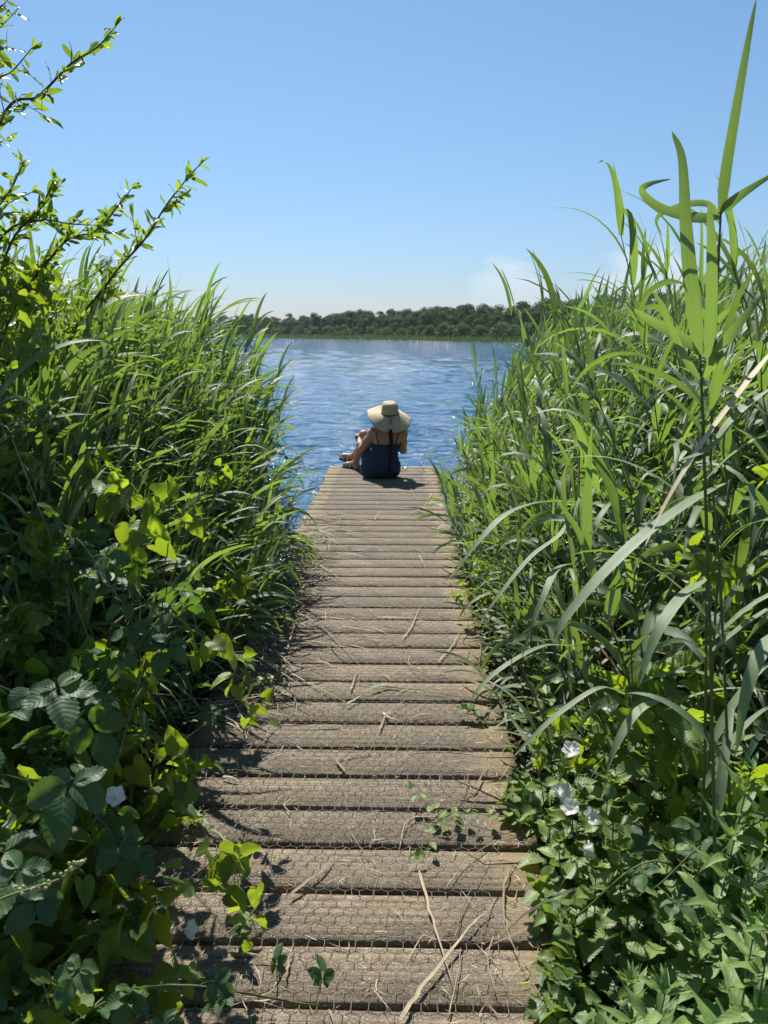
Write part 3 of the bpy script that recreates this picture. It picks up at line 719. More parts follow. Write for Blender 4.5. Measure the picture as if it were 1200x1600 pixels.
# ------------------------------------------------------------------ single reeds that stand out
def blade_path(mb, pts, W, tint=.5, fold=.25, face=None, n=16, prof='reed', base=.35):
    P = np.array(pts, float); m = len(P)
    # Catmull-Rom through the points
    Q = np.vstack([2 * P[0] - P[1], P, 2 * P[-1] - P[-2]]); out = []
    for i in range(m - 1):
        for t in np.linspace(0, 1, 5, endpoint=False):
            a, b, c, d = Q[i:i + 4]
            out.append(.5 * ((2 * b) + (-a + c) * t + (2 * a - 5 * b + 4 * c - d) * t * t + (-a + 3 * b - 3 * c + d) * t ** 3))
    out.append(P[-1]); P = np.array(out); m = len(P)
    T = unit(np.gradient(P, axis=0)); t = np.linspace(0, 1, m)
    f = np.array(face if face is not None else (0.0, .15, 1.0)); S = unit(np.cross(T, f)); U = np.cross(S, T)
    ang = np.linspace(-.25, .5, m)[:, None]; S, U = S * np.cos(ang) + U * np.sin(ang), -S * np.sin(ang) + U * np.cos(ang)
    w = (W / 2 * np.clip(base + t / .2, 0, 1) * np.clip(1 - t, 0, 1) ** .55)[:, None]
    V = np.stack([P - S * w + U * w * fold, P, P + S * w + U * w * fold], 1).reshape(-1, 3)
    i = np.arange(m - 1)[:, None] * 3 + np.arange(2)[None]
    A = np.zeros((m, 3, 3)); A[..., 0] = (-1, 0, 1); A[..., 1] = t[:, None]; A[..., 2] = tint
    mb.add(V, np.stack([i, i + 1, i + 4, i + 3], -1).reshape(-1, 4), None, A.reshape(-1, 3))
def smooth(pts, k=6):
    P = np.array(pts, float)
    if len(P) == 2: return np.linspace(P[0], P[1], k + 1)
    Q = np.vstack([2 * P[0] - P[1], P, 2 * P[-1] - P[-2]]); out = []
    for i in range(len(P) - 1):
        for t in np.linspace(0, 1, k, endpoint=False):
            a, b, c, d = Q[i:i + 4]
            out.append(.5 * ((2 * b) + (-a + c) * t + (2 * a - 5 * b + 4 * c - d) * t * t + (-a + 3 * b - 3 * c + d) * t ** 3))
    out.append(P[-1]); return np.array(out)
blades_r = [('A',[(0.508,1.32,1.486),(0.477,1.3,1.599),(0.459,1.3,1.698),(0.448,1.31,1.796),(0.434,1.33,1.843)],0.034),('A',[(0.521,1.32,1.486),(0.514,1.31,1.58),(0.502,1.3,1.669),(0.492,1.3,1.735)],0.034),('A',[(0.506,1.33,1.501),(0.452,1.3,1.528),(0.407,1.28,1.548),(0.376,1.27,1.566)],0.03),('A',[(0.517,1.32,1.453),(0.533,1.3,1.502),(0.565,1.3,1.549),(0.606,1.32,1.595)],0.03),('A',[(0.516,1.32,1.443),(0.469,1.28,1.487),(0.438,1.26,1.528),(0.416,1.25,1.568),(0.399,1.25,1.592)],0.022),('B',[(0.551,1.4,1.727),(0.554,1.4,1.804),(0.557,1.39,1.89),(0.561,1.38,1.982),(0.568,1.38,2.051)],0.026),('B',[(0.551,1.4,1.722),(0.488,1.36,1.716),(0.424,1.33,1.727),(0.387,1.31,1.748),(0.396,1.3,1.758),(0.427,1.29,1.764)],0.026),('B',[(0.553,1.4,1.732),(0.568,1.38,1.749),(0.589,1.36,1.766),(0.628,1.35,1.791)],0.024),('B',[(0.56,1.42,1.714),(0.533,1.4,1.74),(0.493,1.38,1.741),(0.451,1.38,1.729),(0.436,1.38,1.714),(0.449,1.38,1.688)],0.018),('C',[(0.633,1.45,1.244),(0.534,1.36,1.226),(0.43,1.28,1.186),(0.341,1.22,1.129),(0.277,1.18,1.07),(0.254,1.16,1.039)],0.04),('C',[(0.603,1.42,1.059),(0.533,1.36,1.04),(0.475,1.3,1.0),(0.448,1.28,0.939),(0.434,1.27,0.9)],0.034),('C',[(0.636,1.2,1.042),(0.584,1.15,1.012),(0.556,1.12,0.959),(0.542,1.1,0.868)],0.034),('C',[(0.66,1.35,1.441),(0.572,1.3,1.39),(0.522,1.27,1.34),(0.463,1.25,1.321)],0.026),('D',[(0.572,2.4,0.991),(0.439,2.3,1.013),(0.317,2.2,0.996),(0.226,2.12,0.929),(0.17,2.1,0.857),(0.143,2.1,0.827)],0.034),('D',[(0.56,2.3,0.817),(0.479,2.2,0.827),(0.424,2.1,0.78),(0.382,2.05,0.7),(0.355,2.03,0.61)],0.03),('D',[(0.591,2.4,1.023),(0.514,2.3,0.921),(0.399,2.2,0.867),(0.293,2.1,0.779),(0.225,2.05,0.699)],0.026),('D',[(0.561,2.2,0.577),(0.432,2.1,0.62),(0.305,2.0,0.603),(0.228,1.95,0.558),(0.202,1.94,0.524)],0.028),('D',[(0.562,2.3,0.774),(0.506,2.3,1.064),(0.537,2.3,1.204),(0.513,2.3,1.291)],0.02),('E',[(0.633,1.9,0.559),(0.538,1.85,0.611),(0.429,1.8,0.571),(0.349,1.76,0.52),(0.293,1.75,0.461)],0.03),('E',[(0.706,1.8,0.611),(0.609,1.75,0.6),(0.544,1.7,0.539),(0.513,1.68,0.454)],0.04),('F',[(0.615,2.3,1.045),(0.556,2.25,1.172),(0.525,2.22,1.253),(0.483,2.2,1.302)],0.038)]
stems_r = [('A',[(0.703,1.35,-0.017),(0.598,1.33,0.838),(0.531,1.32,1.332),(0.509,1.32,1.491)],0.0045),('A2',[(0.789,1.45,-0.038),(0.656,1.44,0.923),(0.594,1.44,1.29)],0.0045),('B',[(0.682,1.5,0.435),(0.619,1.46,1.052),(0.581,1.43,1.435),(0.552,1.4,1.732)],0.004),('C',[(0.746,1.55,0.043),(0.664,1.5,0.897),(0.639,1.45,1.25)],0.0045),('D',[(0.687,2.5,0.02),(0.639,2.45,0.493),(0.593,2.4,0.808),(0.571,2.4,1.19)],0.004),('E',[(0.728,2.0,0.067),(0.671,1.95,0.414),(0.62,1.9,0.727)],0.004)]
dry_r = [([(0.647,1.35,1.501),(0.582,1.31,1.433),(0.514,1.28,1.349),(0.461,1.26,1.265),(0.422,1.25,1.177),(0.399,1.25,1.114)],0.022)]
willow = [([(-1.944,2.9,1.086),(-1.569,2.7,1.677),(-1.252,2.55,2.167),(-1.101,2.5,2.225),(-0.975,2.45,2.296),(-0.884,2.42,2.328),(-0.817,2.4,2.375)],0.007),([(-1.944,2.9,1.086),(-1.512,2.6,1.971),(-1.278,2.5,2.226),(-1.172,2.5,2.296),(-1.107,2.5,2.356)],0.005),([(-1.827,2.9,0.828),(-1.572,2.75,1.526),(-1.319,2.6,1.823),(-1.162,2.55,1.876),(-1.039,2.5,1.859),(-0.958,2.5,1.855)],0.006),([(-1.689,2.8,0.853),(-1.333,2.6,1.712),(-1.159,2.55,1.904),(-1.11,2.55,1.981),(-1.076,2.5,1.999)],0.005),([(-1.706,2.8,0.724),(-1.386,2.65,1.483),(-1.131,2.6,1.793),(-0.979,2.55,1.846),(-0.872,2.5,1.924),(-0.838,2.5,1.962)],0.005),([(-1.628,3.0,0.528),(-1.255,2.85,1.432),(-1.025,2.75,1.701),(-0.874,2.7,1.833),(-0.778,2.66,1.939),(-0.679,2.63,2.032),(-0.648,2.62,2.053)],0.006),([(-1.793,2.7,1.233),(-1.388,2.5,1.841),(-1.279,2.5,1.898),(-1.209,2.5,1.972),(-1.172,2.5,2.037)],0.005),([(-1.407,2.4,1.565),(-1.204,2.3,2.089),(-1.127,2.3,2.346),(-1.072,2.3,2.407)],0.005),([(-1.944,2.9,1.086),(-1.459,2.6,1.733),(-1.309,2.6,1.912),(-1.174,2.55,1.962)],0.004)]
HLAB = {'A': 'tall reed nearest the camera on the right with two upright bright blades against the bed',
        'B': 'tallest reed on the right with a long dark spear leaf reaching into the sky',
        'C': 'stout near reed on the right with broad pale blades sweeping down toward the jetty',
        'D': 'reed on the right whose long grey-green blades arch out over the edge of the planks',
        'E': 'low reed beside the nettles with drooping pale blades over the right plank ends',
        'F': 'short reed on the right with one broad bright upright blade before the bed'}
hr = np.random.default_rng(4)
for k, lab in HLAB.items():
    e = empty('common_reed'); st = [x for x in stems_r if x[0] == k or x[0] == k + '2']
    if not st: st = [('F', [(0.62, 2.45, -.3), (0.60, 2.4, .4), (0.585, 2.3, 1.02)], .004)]
    p0 = st[0][1][0]; p0 = (p0[0], p0[1], min(p0[2], -.25)); e.location = p0
    sb, lb = MB(), MB()
    for _, pts, r in st:
        pts = [(pts[0][0] + .01, pts[0][1] + .02, -.3)] + list(pts) if pts[0][2] > -.2 else pts
        tube(sb, smooth(np.array(pts) - p0), np.linspace(r, r * .5, len(smooth(pts))), 8, (0, 0, .5))
        P = smooth(np.array(pts) - p0)
        for q in np.linspace(.12, .95, 8):
            c_ = P[int(q * (len(P) - 1))]; tube(sb, [c_ - [0, 0, .004], c_, c_ + [0, 0, .004]], [r * .9, r * 1.35, r * .9], 8, (0, 0, .95))
        for q in np.linspace(.3, .85, 5):       # ordinary leaves further down the stem
            b = P[int(q * (len(P) - 1))]
            bb = MB(); blades(bb, b, hr.uniform(0, 6.28), hr.uniform(.7, 1.1), hr.uniform(.28, .42), hr.uniform(.018, .028), hr.uniform(.8, 2.0), hr.normal(0, .8), hr.uniform(.25, .6), nseg=10); bb.build('leaf_blade', M_REED, e)
    for kk, pts, W in blades_r:
        if kk == k: bb = MB(); blade_path(bb, np.array(pts) - p0, W * (.82 if k in 'AB' else .92), hr.uniform(.35, .6) if k not in 'AF' else hr.uniform(.55, .8), face=None if k in 'CDE' else (hr.uniform(-.5, .5), -1, .25)); bb.build('leaf_blade', M_REED, e)
    sb.build('stem', M_STEM, e); tag(e, lab, 'reed')
b = MB(); blade_path(b, dry_r[0][0], dry_r[0][1], .85, face=(.1, .2, 1))
tag(b.build('withered_straw', M_STRAW), 'long brown withered blade hanging diagonally among the right reeds', 'dry blade')
# flowering plume standing above the right bed
e = empty('reed_plume', (1.72, 8.0, -.6)); sb, pb = MB(), MB()
tube(sb, [(0, 0, 0), (.03, 0, 1.6), (.06, 0, 2.5)], [.004, .003, .0015], 5); n = 90
tq = rr.random(n); blades(pb, np.stack([.045 + .015 * tq, 0 * tq, 2.2 + .3 * tq], -1), rr.uniform(0, 6.28, n), rr.uniform(.6, 1.2, n), .06 * (1.2 - tq), .006, .6, 0, .5, nseg=2)
sb.build('stem', M_STEM, e); pb.build('seed_head', M_DEAD, e); tag(e, 'thin brown seed plume standing above the right reeds against the sky', 'reed plume')

# ------------------------------------------------------------------ broad-leaved plants
SUNV = np.array(sdir)
def rdir(r, n, up=.5, sunb=.4, sd=.55):
    return unit(r.normal(0, sd, (n, 3)) + np.array([0, 0, up]) + SUNV * sunb)
def vine(name, root, runners, size, every, r, mat, kind='heart', stem_r=.0016, tint=(.4, .2)):
    """runners: list of point lists; leaves on short stalks along each"""
    e = empty(name, tuple(root)); sb, lb = MB(), MB(); root = np.array(root)
    for pts in runners:
        P = smooth(np.array(pts) - root, 8)
        L = np.linalg.norm(np.diff(P, axis=0), axis=1).sum(); tube(sb, P, np.linspace(stem_r, stem_r * .6, len(P)), 5, (0, 0, .5))
        n = max(3, int(L / every)); f = np.linspace(.03, 1, n) * (len(P) - 1); i = np.clip(f.astype(int), 0, len(P) - 2); q = P[i] + (f - i)[:, None] * (P[i + 1] - P[i])
        d = unit(r.normal(0, 1, (n, 3)) * [1, 1, .6] + [0, -.25, .25]); st = r.uniform(.02, .06, n)[:, None]; b = q + d * st
        for k in range(n): tube(sb, [q[k], q[k] + d[k] * st[k] * .5 + [0, 0, .004], b[k]], .0009, 3, (0, 0, .6), False)
        F = unit(d * .6 + r.normal(0, .35, (n, 3)) + [0, 0, -.45]); U = rdir(r, n, .35, .45, .5)
        sz = size * r.uniform(.55, 1.2, n) * (1 - .35 * np.linspace(0, 1, n) ** 3)
        put_leaves(lb, kind, b, F, U, sz, np.clip(r.normal(tint[0], tint[1], n), 0, .84), r)
    sb.build('stems', M_STEM, e); lb.build('leaves', mat, e); return e
def flower(parent, off, face, r, s=1.0):
    """white trumpet"""
    b = MB(); f = unit(np.array(face, float)); s1 = unit(np.cross(f, [0, 0, 1.])); u1 = np.cross(s1, f); nsd = 30; prof = [(0, .003), (.012, .005), (.022, .009), (.032, .018), (.037, .027), (.039, .034)]; ph_ = r.uniform(0, 6)
    V = []
    for h, rad in prof:
        for a in range(nsd):
            th = a / nsd * 6.283; rd = rad * (1 + (.09 * math.sin(5 * th + ph_) + .05 * math.sin(9 * th)) * (rad / .034)) * s; V.append(np.array(off) + f * (h + (.004 * math.sin(5 * th + ph_ + 1) + .003 * math.sin(8 * th + ph_)) * (rad / .034)) * s + (s1 * math.cos(th) + u1 * math.sin(th)) * rd)
    Q = [(i * nsd + j, i * nsd + (j + 1) % nsd, (i + 1) * nsd + (j + 1) % nsd, (i + 1) * nsd + j) for i in range(len(prof) - 1) for j in range(nsd)]
    b.add(V, Q, None, (0, 0, .5)); return b.build('flower', M_PETAL, parent)
vr = np.random.default_rng(31)
def runners(r, root, tgt, n, spread, sag=.1):
    out = []
    for _ in range(n):
        t = np.array(tgt) + r.normal(0, 1, 3) * spread; rt = np.array(root) + r.normal(0, .05, 3) * [1, 1, 0]
        m = (rt + t) / 2 + r.normal(0, .10, 3) + [0, 0, .12]; m2 = rt * .2 + t * .8 + r.normal(0, .07, 3) + [0, 0, .06]
        out.append([rt, m, m2, t, t + r.normal(0, .09, 3) + [0, 0, -sag]])
    return out
BL = [ # root, target, runners, spread, leaf size, label
 ((-1.00, 1.25, -.3), (-.66, 1.38, .26), 7, (.15, .20, .14), .085, 'bindweed with large shaded heart leaves beside the lower left plank ends'),
 ((-1.00, 1.75, -.3), (-.74, 1.80, .38), 7, (.12, .22, .18), .080, 'bindweed hanging bright sunlit leaves over the left edge of the planks'),
 ((-1.10, 2.10, -.3), (-.80, 2.15, .48), 7, (.13, .22, .20), .075, 'bindweed mound with yellow-green leaves left of the sixth near plank'),
 ((-1.25, 1.55, -.3), (-1.00, 1.65, .72), 7, (.17, .22, .14), .085, 'bindweed climbing dead stalks behind the large shaded bramble leaves'),
 ((-1.40, 1.15, -.3), (-1.02, 1.20, .52), 7, (.16, .20, .20), .090, 'dark bindweed in the shadow of the lower left corner'),
 ((-1.30, 2.20, -.3), (-1.12, 2.20, .88), 5, (.16, .22, .18), .085, 'bindweed with big backlit leaves halfway up the left side'),
 ((-1.50, 2.70, -.2), (-1.25, 2.65, 1.15), 4, (.18, .25, .20), .070, 'bindweed scrambling over brown stalks in the left tangle'),
 ((-1.00, 2.80, -.3), (-.92, 2.75, .62), 6, (.12, .25, .20), .065, 'bindweed low among the dead stems at the foot of the left reeds'),
 ((-1.70, 2.60, -.2), (-1.38, 2.55, 1.62), 4, (.16, .20, .16), .065, 'bindweed reaching the top of the left thicket below the willow'),
 ((-1.20, 3.30, -.3), (-1.08, 3.20, .95), 3, (.14, .25, .25), .060, 'bindweed twining up the reeds behind the left tangle'),
 ((-1.00, 1.05, -.3), (-.55, 1.12, .10), 8, (.12, .14, .10), .075, 'bindweed at the very bottom left of the path in deep shade'),
]
for i, (root, tgt, n, sp, sz, lab) in enumerate(BL):
    e = vine('bindweed', root, runners(vr, root, tgt, n, np.array(sp)), sz, .032, vr, M_BIND, tint=(.42, .2)); tag(e, lab, 'bindweed', 'bindweed left of the jetty')
    if i in (0, 1):
        for p, f in {1: [((-.62, 1.45, .535), (.3, -.6, .7))], 0: [((-.57, 1.46, .21), (.2, -.5, .8)), ((-.50, 1.48, .17), (.9, -.3, .35))]}[i]: flower(e, np.array(p) - root, f, vr, .62)
BR = [
 ((.72, 1.95, -.3), (.52, 1.95, .22), 5, (.08, .20, .12), .060, 'bindweed with white trumpet flowers among the nettles on the right'),
 ((.95, 1.60, -.3), (.80, 1.70, .55), 6, (.14, .20, .18), .080, 'bindweed with dark heart leaves behind the near right reeds'),
 ((1.05, 2.30, -.3), (.92, 2.20, .60), 4, (.12, .20, .22), .080, 'bindweed with bright backlit leaves climbing the right reed stems'),
 ((1.30, 1.50, -.3), (1.02, 1.45, .95), 5, (.14, .15, .22), .075, 'bindweed high on the stems at the right edge'),
 ((.58, 4.00, -.3), (.52, 3.90, .25), 5, (.05, .35, .12), .045, 'small-leaved bindweed low at the foot of the right reeds midway out'),
]
for i, (root, tgt, n, sp, sz, lab) in enumerate(BR):
    e = vine('bindweed', root, runners(vr, root, tgt, n, np.array(sp)), sz, .032, vr, M_BIND, tint=(.48, .2)); tag(e, lab, 'bindweed', 'bindweed right of the jetty')
    if i == 0:
        for p, f in (((.480, 1.88, .400), (-.3, -.5, .8)), ((.455, 1.74, .315), (-.4, -.4, .85)), ((.495, 1.74, .290), (.3, -.5, .8)), ((.462, 1.68, .250), (.7, -.6, .3)), ((.62, 2.06, .445), (-.1, -.6, .7)), ((.44, 1.83, .30), (.1, -.5, .8))): flower(e, np.array(p) - root, f, vr, .70)

def compound(lb, sb, c, F, U, size, r, tint, n5=None):
    F = unit(np.array(F, float)); U = unit(np.array(U, float)); S = unit(np.cross(F, U)); U = np.cross(S, F); n5 = r.random() < .5 if n5 is None else n5
    for a in ([0, 1.15, -1.15, 2.1, -2.1] if n5 else [0, 1.2, -1.2]):
        f = F * math.cos(a) + S * math.sin(a); st = .25 if a == 0 else .05
        put_leaves(lb, 'bramble', [np.array(c) + f * size * st], [f + U * r.normal(-.12, .12)], [U + r.normal(0, .12, 3)], size * (1.0 if a == 0 else .85 if abs(a) < 2 else .65), np.clip(tint + r.normal(0, .06), 0, .84), r)
def bramble(root, canes, lab, size, r, extra=(), tint=.4, every=.075):
    e = empty('bramble', tuple(root)); root = np.array(root); sb, lb = MB(), MB()
    for pts in canes:
        P = smooth(np.array(pts) - root, 8); tube(sb, P, np.linspace(.0038, .0018, len(P)), 6, (0, 0, .45))
        L = np.linalg.norm(np.diff(P, axis=0), axis=1).sum(); n = int(L / every)
        for k in range(n):
            f = (k + .7) / n * (len(P) - 1); i = min(int(f), len(P) - 2); q = P[i] + (f - i) * (P[i + 1] - P[i])
            d = unit(r.normal(0, 1, 3) * [1, 1, .5] + [0, -.2, .35]); c = q + d * r.uniform(.03, .06); tube(sb, [q, (q + c) / 2 + [0, 0, .004], c], .0011, 4, (0, 0, .6), False)
            compound(lb, sb, c, d * .8 + r.normal(0, .3, 3) + [0, 0, -.2], rdir(r, 1, .7, .3, .35)[0], size * r.uniform(.6, 1.1), r, tint)
    for (x, y, z, s) in extra:
        c = np.array((x, y, z)) - root; q = c + [-.06, .05, -.04]; near = min(range(len(P)), key=lambda m: np.linalg.norm(P[m] - c)); tube(sb, [P[near], (P[near] + q) / 2 + [0, 0, .02], q, c], .0015, 5, (0, 0, .6), False)
        compound(lb, sb, c, (r.uniform(-.3, .6), -.75, -.35), (0.1, -.35, .9), s, r, .5, True)
    sb.build('canes', M_STEM, e); lb.build('leaves', M_BRAM, e); tag(e, lab, 'bramble'); return e
def arch(r, root, tgt):
    root = np.array(root); tgt = np.array(tgt); m = root * .45 + tgt * .55 + [0, 0, abs(tgt[2] - root[2]) * .45 + .12] + r.normal(0, .04, 3)
    return [root, root * .75 + m * .25 + [0, 0, .15], m, tgt]
def canes(r, root, tgt, n, sp): return [arch(r, root, np.array(tgt) + r.normal(0, 1, 3) * sp) for _ in range(n)]
br = np.random.default_rng(9)
bramble((-1.15, 1.15, -.3), canes(br, (-1.15, 1.15, -.3), (-.72, 1.2, .55), 4, (.14, .14, .12)), 'bramble with the largest broad shaded leaves at the left edge near the camera', .085, br, [(-.67, 1.35, .848, .085), (-.592, 1.2, .735, .095), (-.60, 1.02, .70, .07)])
bramble((-1.05, 1.9, -.3), canes(br, (-1.05, 1.9, -.3), (-.66, 1.65, .30), 4, (.12, .18, .12)), 'bramble with one pale serrated leaf cluster overhanging the left planks', .065, br, [(-.613, 1.45, .435, .07), (-.60, 1.50, .36, .065)], .45)
bramble((-1.2, 2.3, -.3), [arch(br, (-1.2, 2.3, -.3), (-.60, 1.9, .72)), [(-1.0, 1.2, .25), (-.80, 1.5, .58), (-.66, 1.9, .76), (-.60, 2.2, .84)]] + canes(br, (-1.2, 2.3, -.3), (-.85, 2.2, .7), 3, (.15, .2, .15)), 'bramble with a long diagonal green cane crossing the left thicket', .065, br, [(-.713, 2.2, .694, .07), (-.628, 1.9, .697, .078)], .5)
bramble((-.98, 2.6, -.3), canes(br, (-.98, 2.6, -.3), (-.72, 2.45, .18), 4, (.10, .2, .08)), 'bramble sprawling low onto the planks at the foot of the left thicket', .05, br, [(-.665, 2.4, .24, .055)], .5)
bramble((-.95, 1.0, -.3), canes(br, (-.95, 1.0, -.3), (-.48, 1.22, .16), 8, (.12, .18, .08)), 'small-leaved bramble in the shade at the lower left plank ends', .045, br, [(-.50, 1.15, .32, .055), (-.44, 1.15, .26, .05), (-.565, 1.1, .43, .055)], .3)
bramble((-1.6, 1.9, -.3), canes(br, (-1.6, 1.9, -.3), (-1.25, 1.8, .95), 4, (.15, .25, .15)), 'bramble behind the near bindweed at the left edge', .06, br, (), .4)
bramble((-.96, 4.2, -.3), canes(br, (-.96, 4.2, -.3), (-.80, 4.1, .20), 4, (.08, .3, .08)), 'small bramble low beside the left reeds midway along the jetty', .045, br, (), .5)
bramble((.95, 1.45, -.3), canes(br, (.95, 1.45, -.3), (.62, 1.55, .25), 4, (.10, .16, .10)), 'bramble beneath the nettles on the right side', .05, br, (), .4)

def nettle(x, y, H, lab, r, z0=-.32, kind='nettle', mat=None, name='nettle', size=.085, gap=.055, cat='nettle', grp='nettles right of the jetty', droop=-.35):
    e = empty(name, (x, y, z0)); sb, lb = MB(), MB(); lx, ly = r.normal(0, .07, 2) * H
    P = np.array([(0, 0, 0), (lx * .3, ly * .3, H * .5), (lx, ly, H)]); P = smooth(P, 8); tube(sb, P, np.linspace(.0032, .0014, len(P)), 4 if kind == 'nettle' else 6, (0, 0, .4))
    n = int(H * .8 / gap); a0 = r.uniform(0, 6)
    for k in range(n):
        q = 1 - (k / n) * .85 if n else 1; q = .18 + .82 * (k + 1) / n; i = min(int(q * (len(P) - 1)), len(P) - 1); b = P[i] + [0, 0, (q * (len(P) - 1) - i) * H / (len(P) - 1)]
        s = size * (math.sin(min(1, (1 - q) * 2.2 + .30) * math.pi / 2)) * r.uniform(.8, 1.15)
        for m in (0, math.pi):
            a = a0 + k * math.pi / 2 + m + r.normal(0, .2); el = .75 * q - .1 + r.normal(0, .12); d = np.array([math.cos(a) * math.cos(el), math.sin(a) * math.cos(el), math.sin(el)])
            c = b + d * (.02 if kind == 'nettle' else .004); tube(sb, [b, c], .001, 3, (0, 0, .6), False)
            F = d + [0, 0, droop * (1 - q * .6) + r.normal(0, .1)]; U = np.array([-math.cos(a) * .2, -math.sin(a) * .2, 1]) + r.normal(0, .15, 3)
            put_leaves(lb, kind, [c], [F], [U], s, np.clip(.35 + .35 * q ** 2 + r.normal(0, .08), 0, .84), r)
        if kind == 'lance' and k > n * .35 and r.random() < .6:        # side shoots
            for _ in range(5):
                a = r.uniform(0, 6.28); d = np.array([math.cos(a) * .5, math.sin(a) * .5, .9]); put_leaves(lb, kind, [b + d * .01], [d], [(-d[0], -d[1], .7)], s * .45, .55, r)
    # crowded growing tip
    for _ in range(8):
        a = r.uniform(0, 6.28); d = np.array([math.cos(a) * .55, math.sin(a) * .55, .85]); put_leaves(lb, kind, [P[-1]], [d], [(-d[0], -d[1], .8)], size * .38, .72, r)
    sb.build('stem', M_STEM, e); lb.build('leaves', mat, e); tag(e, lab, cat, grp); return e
nr = np.random.default_rng(12)
NT = [(.657, 2.1, .40), (.539, 1.95, .30), (.578, 1.7, .40), (.514, 2.15, .16), (.725, 2.5, .36), (.684, 1.8, .50), (.571, 1.6, .30), (.46, 1.75, .18),
      (.60, 1.85, .33), (.50, 1.62, .22), (.62, 1.5, .36), (.55, 2.35, .22), (.70, 1.6, .42), (.78, 2.0, .55), (.56, 1.42, .24), (.64, 2.3, .30), (.48, 1.95, .12), (.74, 1.42, .40), (.85, 1.75, .55), (.52, 2.7, .2), (.60, 2.6, .32)]
ORD = 'first second third fourth fifth sixth seventh eighth ninth tenth eleventh twelfth thirteenth fourteenth fifteenth sixteenth seventeenth eighteenth nineteenth twentieth last'.split()
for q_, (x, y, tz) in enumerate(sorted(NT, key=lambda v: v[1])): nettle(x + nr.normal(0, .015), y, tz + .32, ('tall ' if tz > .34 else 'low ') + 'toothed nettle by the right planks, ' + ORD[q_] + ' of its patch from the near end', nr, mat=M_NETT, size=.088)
for x, y, tz, lab in ((.575, 1.25, .70, 'tall downy willowherb with its leafy tip standing clear beside the nettles'), (.40, 1.05, .54, 'short downy willowherb leaning over the near right plank end'),
                 (.60, 1.05, .63, 'downy willowherb at the lower right edge with broad crossing leaves'), (.50, .93, .60, 'nearest willowherb at the bottom right with pale folded leaves'),
                 (.70, 1.28, .52, 'willowherb half hidden behind the lower right leaves'), (.47, 1.18, .33, 'small willowherb at the foot of the taller one by the planks'),
                 (.74, 1.08, .72, 'willowherb cut by the right edge of view')):
    nettle(x, y, tz + .32, lab, nr, kind='lance', mat=M_HERB, name='willowherb', size=.115, gap=.042, cat='willowherb', grp='willowherbs at the lower right', droop=-.15)

# low mixed undergrowth hiding the mud along both edges
ug = np.random.default_rng(55)
for side, n in (('left', 5200), ('right', 5200)):
    b = MB(); y = ug.uniform(.8, 5.2, n) ** 1.0
    if side == 'left': x = np.where(y < 1.75, -.58, np.where(y < 2.2, -.72, -.82)) + .06 * np.sin(y * 6.1) + .05 * np.sin(y * 15.7) - abs(ug.normal(0, .06, n)) - ug.random(n) ** 1.3 * 1.6; top = .04 + .62 * sstep(0, .55, -.72 - x)
    else: y = np.where(ug.random(n) < .75, .8 + 1.5 * ug.random(n), y); x = np.where(y < 2.3, .37, .45) + .05 * np.sin(y * 7.3) + .04 * np.sin(y * 17) + abs(ug.normal(0, .05, n)) + ug.random(n) ** 1.3 * 1.6; top = np.where(y < 2.4, .0 + .38 * sstep(0, .45, x - .43), -.02 + .10 * sstep(0, .3, x - .43))
    z = -.30 + (top + .30) * ug.random(n) ** .6; z = np.where((x > -.80) & (x < .43), np.maximum(z, .012 + .08 * ug.random(n)), z); m = ug.random(n)
    for kind, lo, hi, sz in (('small', 0, .5, .045), ('bramble', .5, .75, .055), ('heart', .75, 1, .055)):
        kind = 'nettle' if side == 'right' and kind != 'heart' else kind
        q = (m >= lo) & (m < hi); c = int(q.sum()); d = unit(ug.normal(0, 1, (c, 3)) * [1, 1, .4] + [0, -.2, 0])
        put_leaves(b, kind, np.stack([x, y, z], -1)[q], d, rdir(ug, c, .6, .3, .5), sz * ug.uniform(.6, 1.4, c), np.clip(ug.normal(.38, .2, c), 0, .84), ug)
    tag(b.build('undergrowth', M_BIND if side == 'left' else M_NETT), 'low mixed green undergrowth along the %s edge of the planks' % side, 'undergrowth', kind='stuff')

# dead stalks in the left tangle
dr = np.random.default_rng(66)
for k in range(110):
    x = dr.uniform(-1.7, -.86); y = 1.7 + 2.7 * dr.random() ** 1.5; H = dr.uniform(1.0, 2.0) * (1 if y > 2.2 else .65); a = dr.uniform(0, 6.28); l = min(abs(dr.normal(0, .2)), .3) * H; H *= 1 if y < 3.4 else .75
    b = MB(); P = smooth([(0, 0, 0), (math.cos(a) * l * .4, math.sin(a) * l * .4, H * .5), (math.cos(a) * l, math.sin(a) * l, H * .95)], 5); tube(b, P, np.linspace(dr.uniform(.0025, .0048), .0014, len(P)), 5, (0, 0, dr.uniform(.2, 1.1)))
    o = b.build('dead_stalk', M_DEAD); o.location = (x, y, -.3); tag(o, 'bare brown dead stalk standing in the tangle left of the jetty', 'dead stalk', 'dead stalks in the left tangle')

